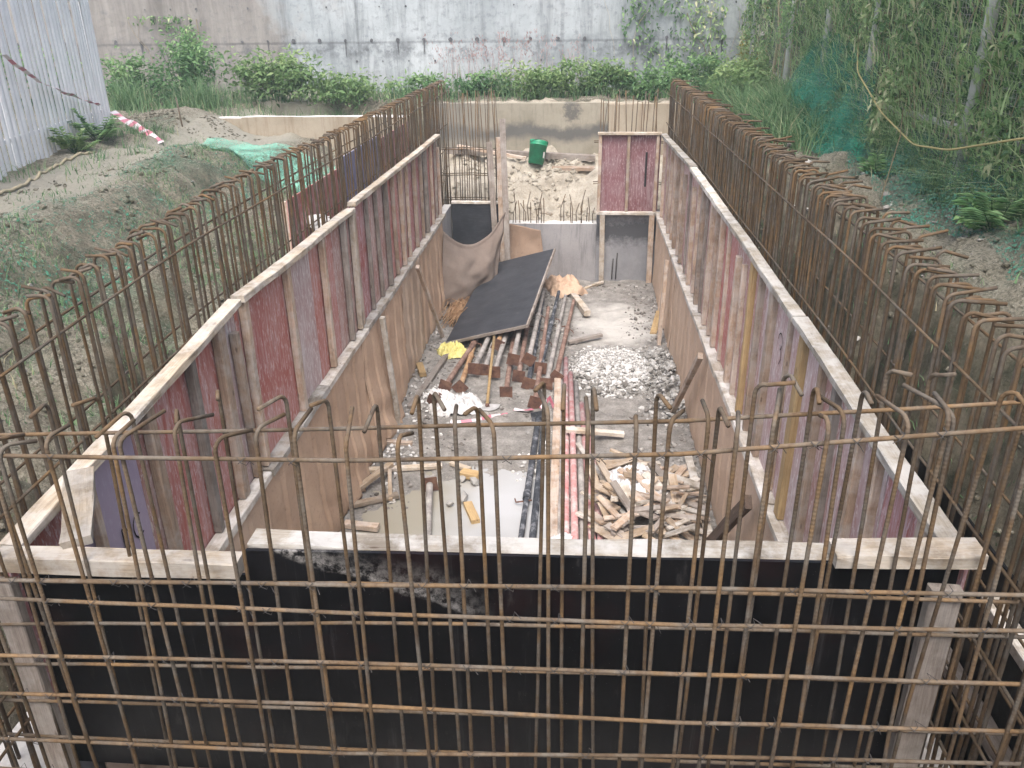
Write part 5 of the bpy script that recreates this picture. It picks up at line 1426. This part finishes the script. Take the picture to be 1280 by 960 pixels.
# nets
def net(name, fn, m, label, nu=40, nv=30, loc=(0, 0, 0)):
    mb = MB(); L = Vector(loc); mb.grid(lambda u, v: Vector(fn(u, v)) - L, nu, nv)
    return tag(mb.build(name, M[m], None, loc, smooth=True), label, 'net')
def tri_net(u, v):
    # hung from the fence, drawn out to a point on the ground
    top = Vector((3.05, lerp(12.0, 9.3, u), 3.5)); bot = Vector((lerp(2.30, 2.75, u), lerp(11.6, 8.4, u), 0))
    bot.z = ground_h(bot.x, bot.y) + .03
    p = top.lerp(bot, v); p.z -= .12 * math.sin(math.pi * v); p += Vector((.05, .08, .02)) * noise.noise(Vector((u * 6, v * 5, 1))) * 1.2
    p.z += .10 * (1 - v) * math.sin(u * 5)
    return p
net('shade_net', tri_net, 'net_green', 'dark green shade net hung from the right fence like a tent', loc=(2.8, 10.4, 2.4))
def strip_net(u, v):
    y = lerp(9.2, 4.2, u); x = lerp(3.06, 2.5 + .25 * noise.noise(Vector((y, 0, 2))), v)
    return (x, y, max(ground_h(x, y) + .02, lerp(2.85, 2.35, v) + .06 * noise.noise(Vector((y * 3, v * 3, 4)))))
net('shade_net', strip_net, 'net_strip', 'low strip of green net along the foot of the near right fence', loc=(2.8, 6.5, 2.4))
def flat_net(u, v):
    x = lerp(-5.35, -3.3, u) + .1 * noise.noise(Vector((v * 4, 1, 1))); y = lerp(9.9, 12.0, v) + .35 * (1 - v) * noise.noise(Vector((u * 5, 0, 2)))
    return (x, y, ground_h(x, y) + .04 + .03 * noise.noise(Vector((x * 3, y * 3, 6))))
net('shade_net', flat_net, 'net_turq', 'turquoise net spread on the ground before the clean beige wall', loc=(-4.6, 12, 2.0))
def bank_net(u, v):
    y = lerp(4.2, 10.8, u); x = lerp(-4.55, -3.55, v) + .3 * noise.noise(Vector((y * .8, v * 1.5, 3)))
    return (x, y, ground_h(x, y) + .022)
net('shade_net', bank_net, 'net_bank', 'torn green net lying along the edge of the left bank', 110, 22, loc=(-3.9, 7.5, 2.2))
# rope on the right fence
mb = MB(); pts = []
key = [(3.0, 9.9, 3.5), (2.85, 9.3, 3.25), (2.82, 8.3, 2.95), (2.78, 7.3, 2.80), (2.78, 6.6, 2.86), (2.8, 5.6, 3.08), (2.85, 4.8, 3.2)]
for a, b in zip(key, key[1:]):
    for k in range(8): pts.append(Vector(a).lerp(Vector(b), k / 8))
pts = [pts[0]] + [(pts[i - 1] + pts[i] * 2 + pts[i + 1]) / 4 for i in range(1, len(pts) - 1)] + [pts[-1]]
L0 = Vector((2.8, 7.3, 2.8)); mb.tube([p - L0 for p in pts], .008, 6); tag(mb.build('rope', M['rope'], None, L0, smooth=True), 'yellowish rope hanging in a long curve before the right fence', 'rope')
mb = MB(); mb.tube([(0, 0, 0), (.25, .5, .45), (.45, 1.1, .62)], .005, 5); tag(mb.build('dead_branch', M['straw'], None, (2.45, 6.9, 2.42), smooth=True), 'dead straight branch slanting up from sand to the rope', 'branch')
# loose stones on the right-hand sand and left bank
mb = MB(); rr = random.Random(44)
for k in range(260):
    if k < 220: x = rr.uniform(1.95, 2.95); y = rr.uniform(4, 12)
    else: x = rr.uniform(-5, -3); y = rr.uniform(3, 11)
    sz = rr.choice((.01, .012, .016, .022, .045)) * rr.uniform(.6, 1.2); mb.tint = rr.uniform(.3, .85); mb.rock((x, y, ground_h(x, y) + sz * .1), sz, rr)
tag(mb.build('scattered_stones', M['gravel']), 'loose stones scattered on the sandy banks', 'stones', kind='stuff')

mb = MB(); rr = random.Random(52)
for k in range(9000):
    q = rr.random()
    if q < .42: x = rr.uniform(-5.2, -2.6); y = rr.uniform(2.6, 11.5)
    elif q < .55: x = rr.gauss(-6.0, .5); y = rr.gauss(12.6, .3)
    elif q < .8: x = rr.uniform(1.75, 3.1); y = rr.uniform(3, 13)
    else: continue
    if nf(x, y, 1.4, 12) < .45: continue
    sz = rr.choice((.006, .008, .012, .016, .022, .03)) * rr.uniform(.6, 1.2); mb.rock((x, y, ground_h(x, y) + sz * .15), sz, rr)
tag(mb.build('soil_clods', M['soil']), 'crumbled clods of soil lying over the banks', 'soil', kind='stuff')
mb = MB()
for k in range(2600):
    x = rr.uniform(-2.1, 1.3); y = rr.uniform(12.78, 14.9); sz = rr.choice((.008, .012, .018, .026, .04, .06)) * rr.uniform(.6, 1.2)
    if nf(x, y, 1.3, 9) < .6: continue
    mb.rock((x, y, ground_h(x, y) + sz * .1), sz, rr)
tag(mb.build('sand_lumps', M['sand']), 'lumps of sand behind the low end wall', 'sand', kind='stuff')

# ------------------------------------------------------------------ light and camera
w = bpy.data.worlds.new('World'); scene.world = w; w.use_nodes = True
nt = w.node_tree; bg = nt.nodes['Background']
sky = nt.nodes.new('ShaderNodeTexSky'); sky.sky_type = 'NISHITA'; sky.sun_disc = False
EL, AZ = math.radians(62), math.radians(183)
sky.sun_elevation = EL; sky.sun_rotation = AZ; sky.air_density = 1.0; sky.dust_density = 5.0; sky.ozone_density = 1.0
hs = nt.nodes.new('ShaderNodeHueSaturation'); hs.inputs['Saturation'].default_value = .72; hs.inputs['Value'].default_value = 2.5
nt.links.new(sky.outputs[0], hs.inputs['Color']); nt.links.new(hs.outputs[0], bg.inputs['Color']); bg.inputs['Strength'].default_value = .15
sd = bpy.data.lights.new('sun', 'SUN'); sd.energy = 1.6; sd.angle = math.radians(30); sd.color = (1, 1, .985)
so = bpy.data.objects.new('sun', sd); COL.objects.link(so)
d = Vector((math.sin(AZ) * math.cos(EL), math.cos(AZ) * math.cos(EL), math.sin(EL)))
so.rotation_euler = d.to_track_quat('Z', 'Y').to_euler(); so.location = d * 30
mb = MB(); mb.box((0, 9, 4.5), (70, 60, 13))
hz_ = bpy.data.materials.new('thin_haze'); hz_.use_nodes = True; hn = hz_.node_tree; hn.nodes.clear()
ho = hn.nodes.new('ShaderNodeOutputMaterial'); hv_ = hn.nodes.new('ShaderNodeVolumeScatter')
hv_.inputs['Color'].default_value = (.84, .95, 1, 1); hv_.inputs['Density'].default_value = .0034; hv_.inputs['Anisotropy'].default_value = .2
hn.links.new(hv_.outputs[0], ho.inputs['Volume'])
tag(mb.build('haze', hz_), kind='structure')
scene.cycles.volume_bounces = 1
cam = bpy.data.cameras.new('camera'); co = bpy.data.objects.new('camera', cam); COL.objects.link(co)
r_ = Vector((0.99701398, 0.07631923, -0.01176869)); dn = Vector((0.02055924, -0.40924374, -0.91219344)); fw = Vector((-0.07443417, 0.90922766, -0.40959079))
co.matrix_world = Matrix.Translation((0, 0, 3.83)) @ Matrix((r_, -dn, -fw)).transposed().to_4x4()
cam.sensor_width = 36; cam.lens = 1028.64 / 1280 * 36; cam.clip_start = .05; cam.clip_end = 1000
scene.camera = co
scene.view_settings.view_transform = 'Standard'; scene.view_settings.look = 'None'; scene.view_settings.exposure = 0
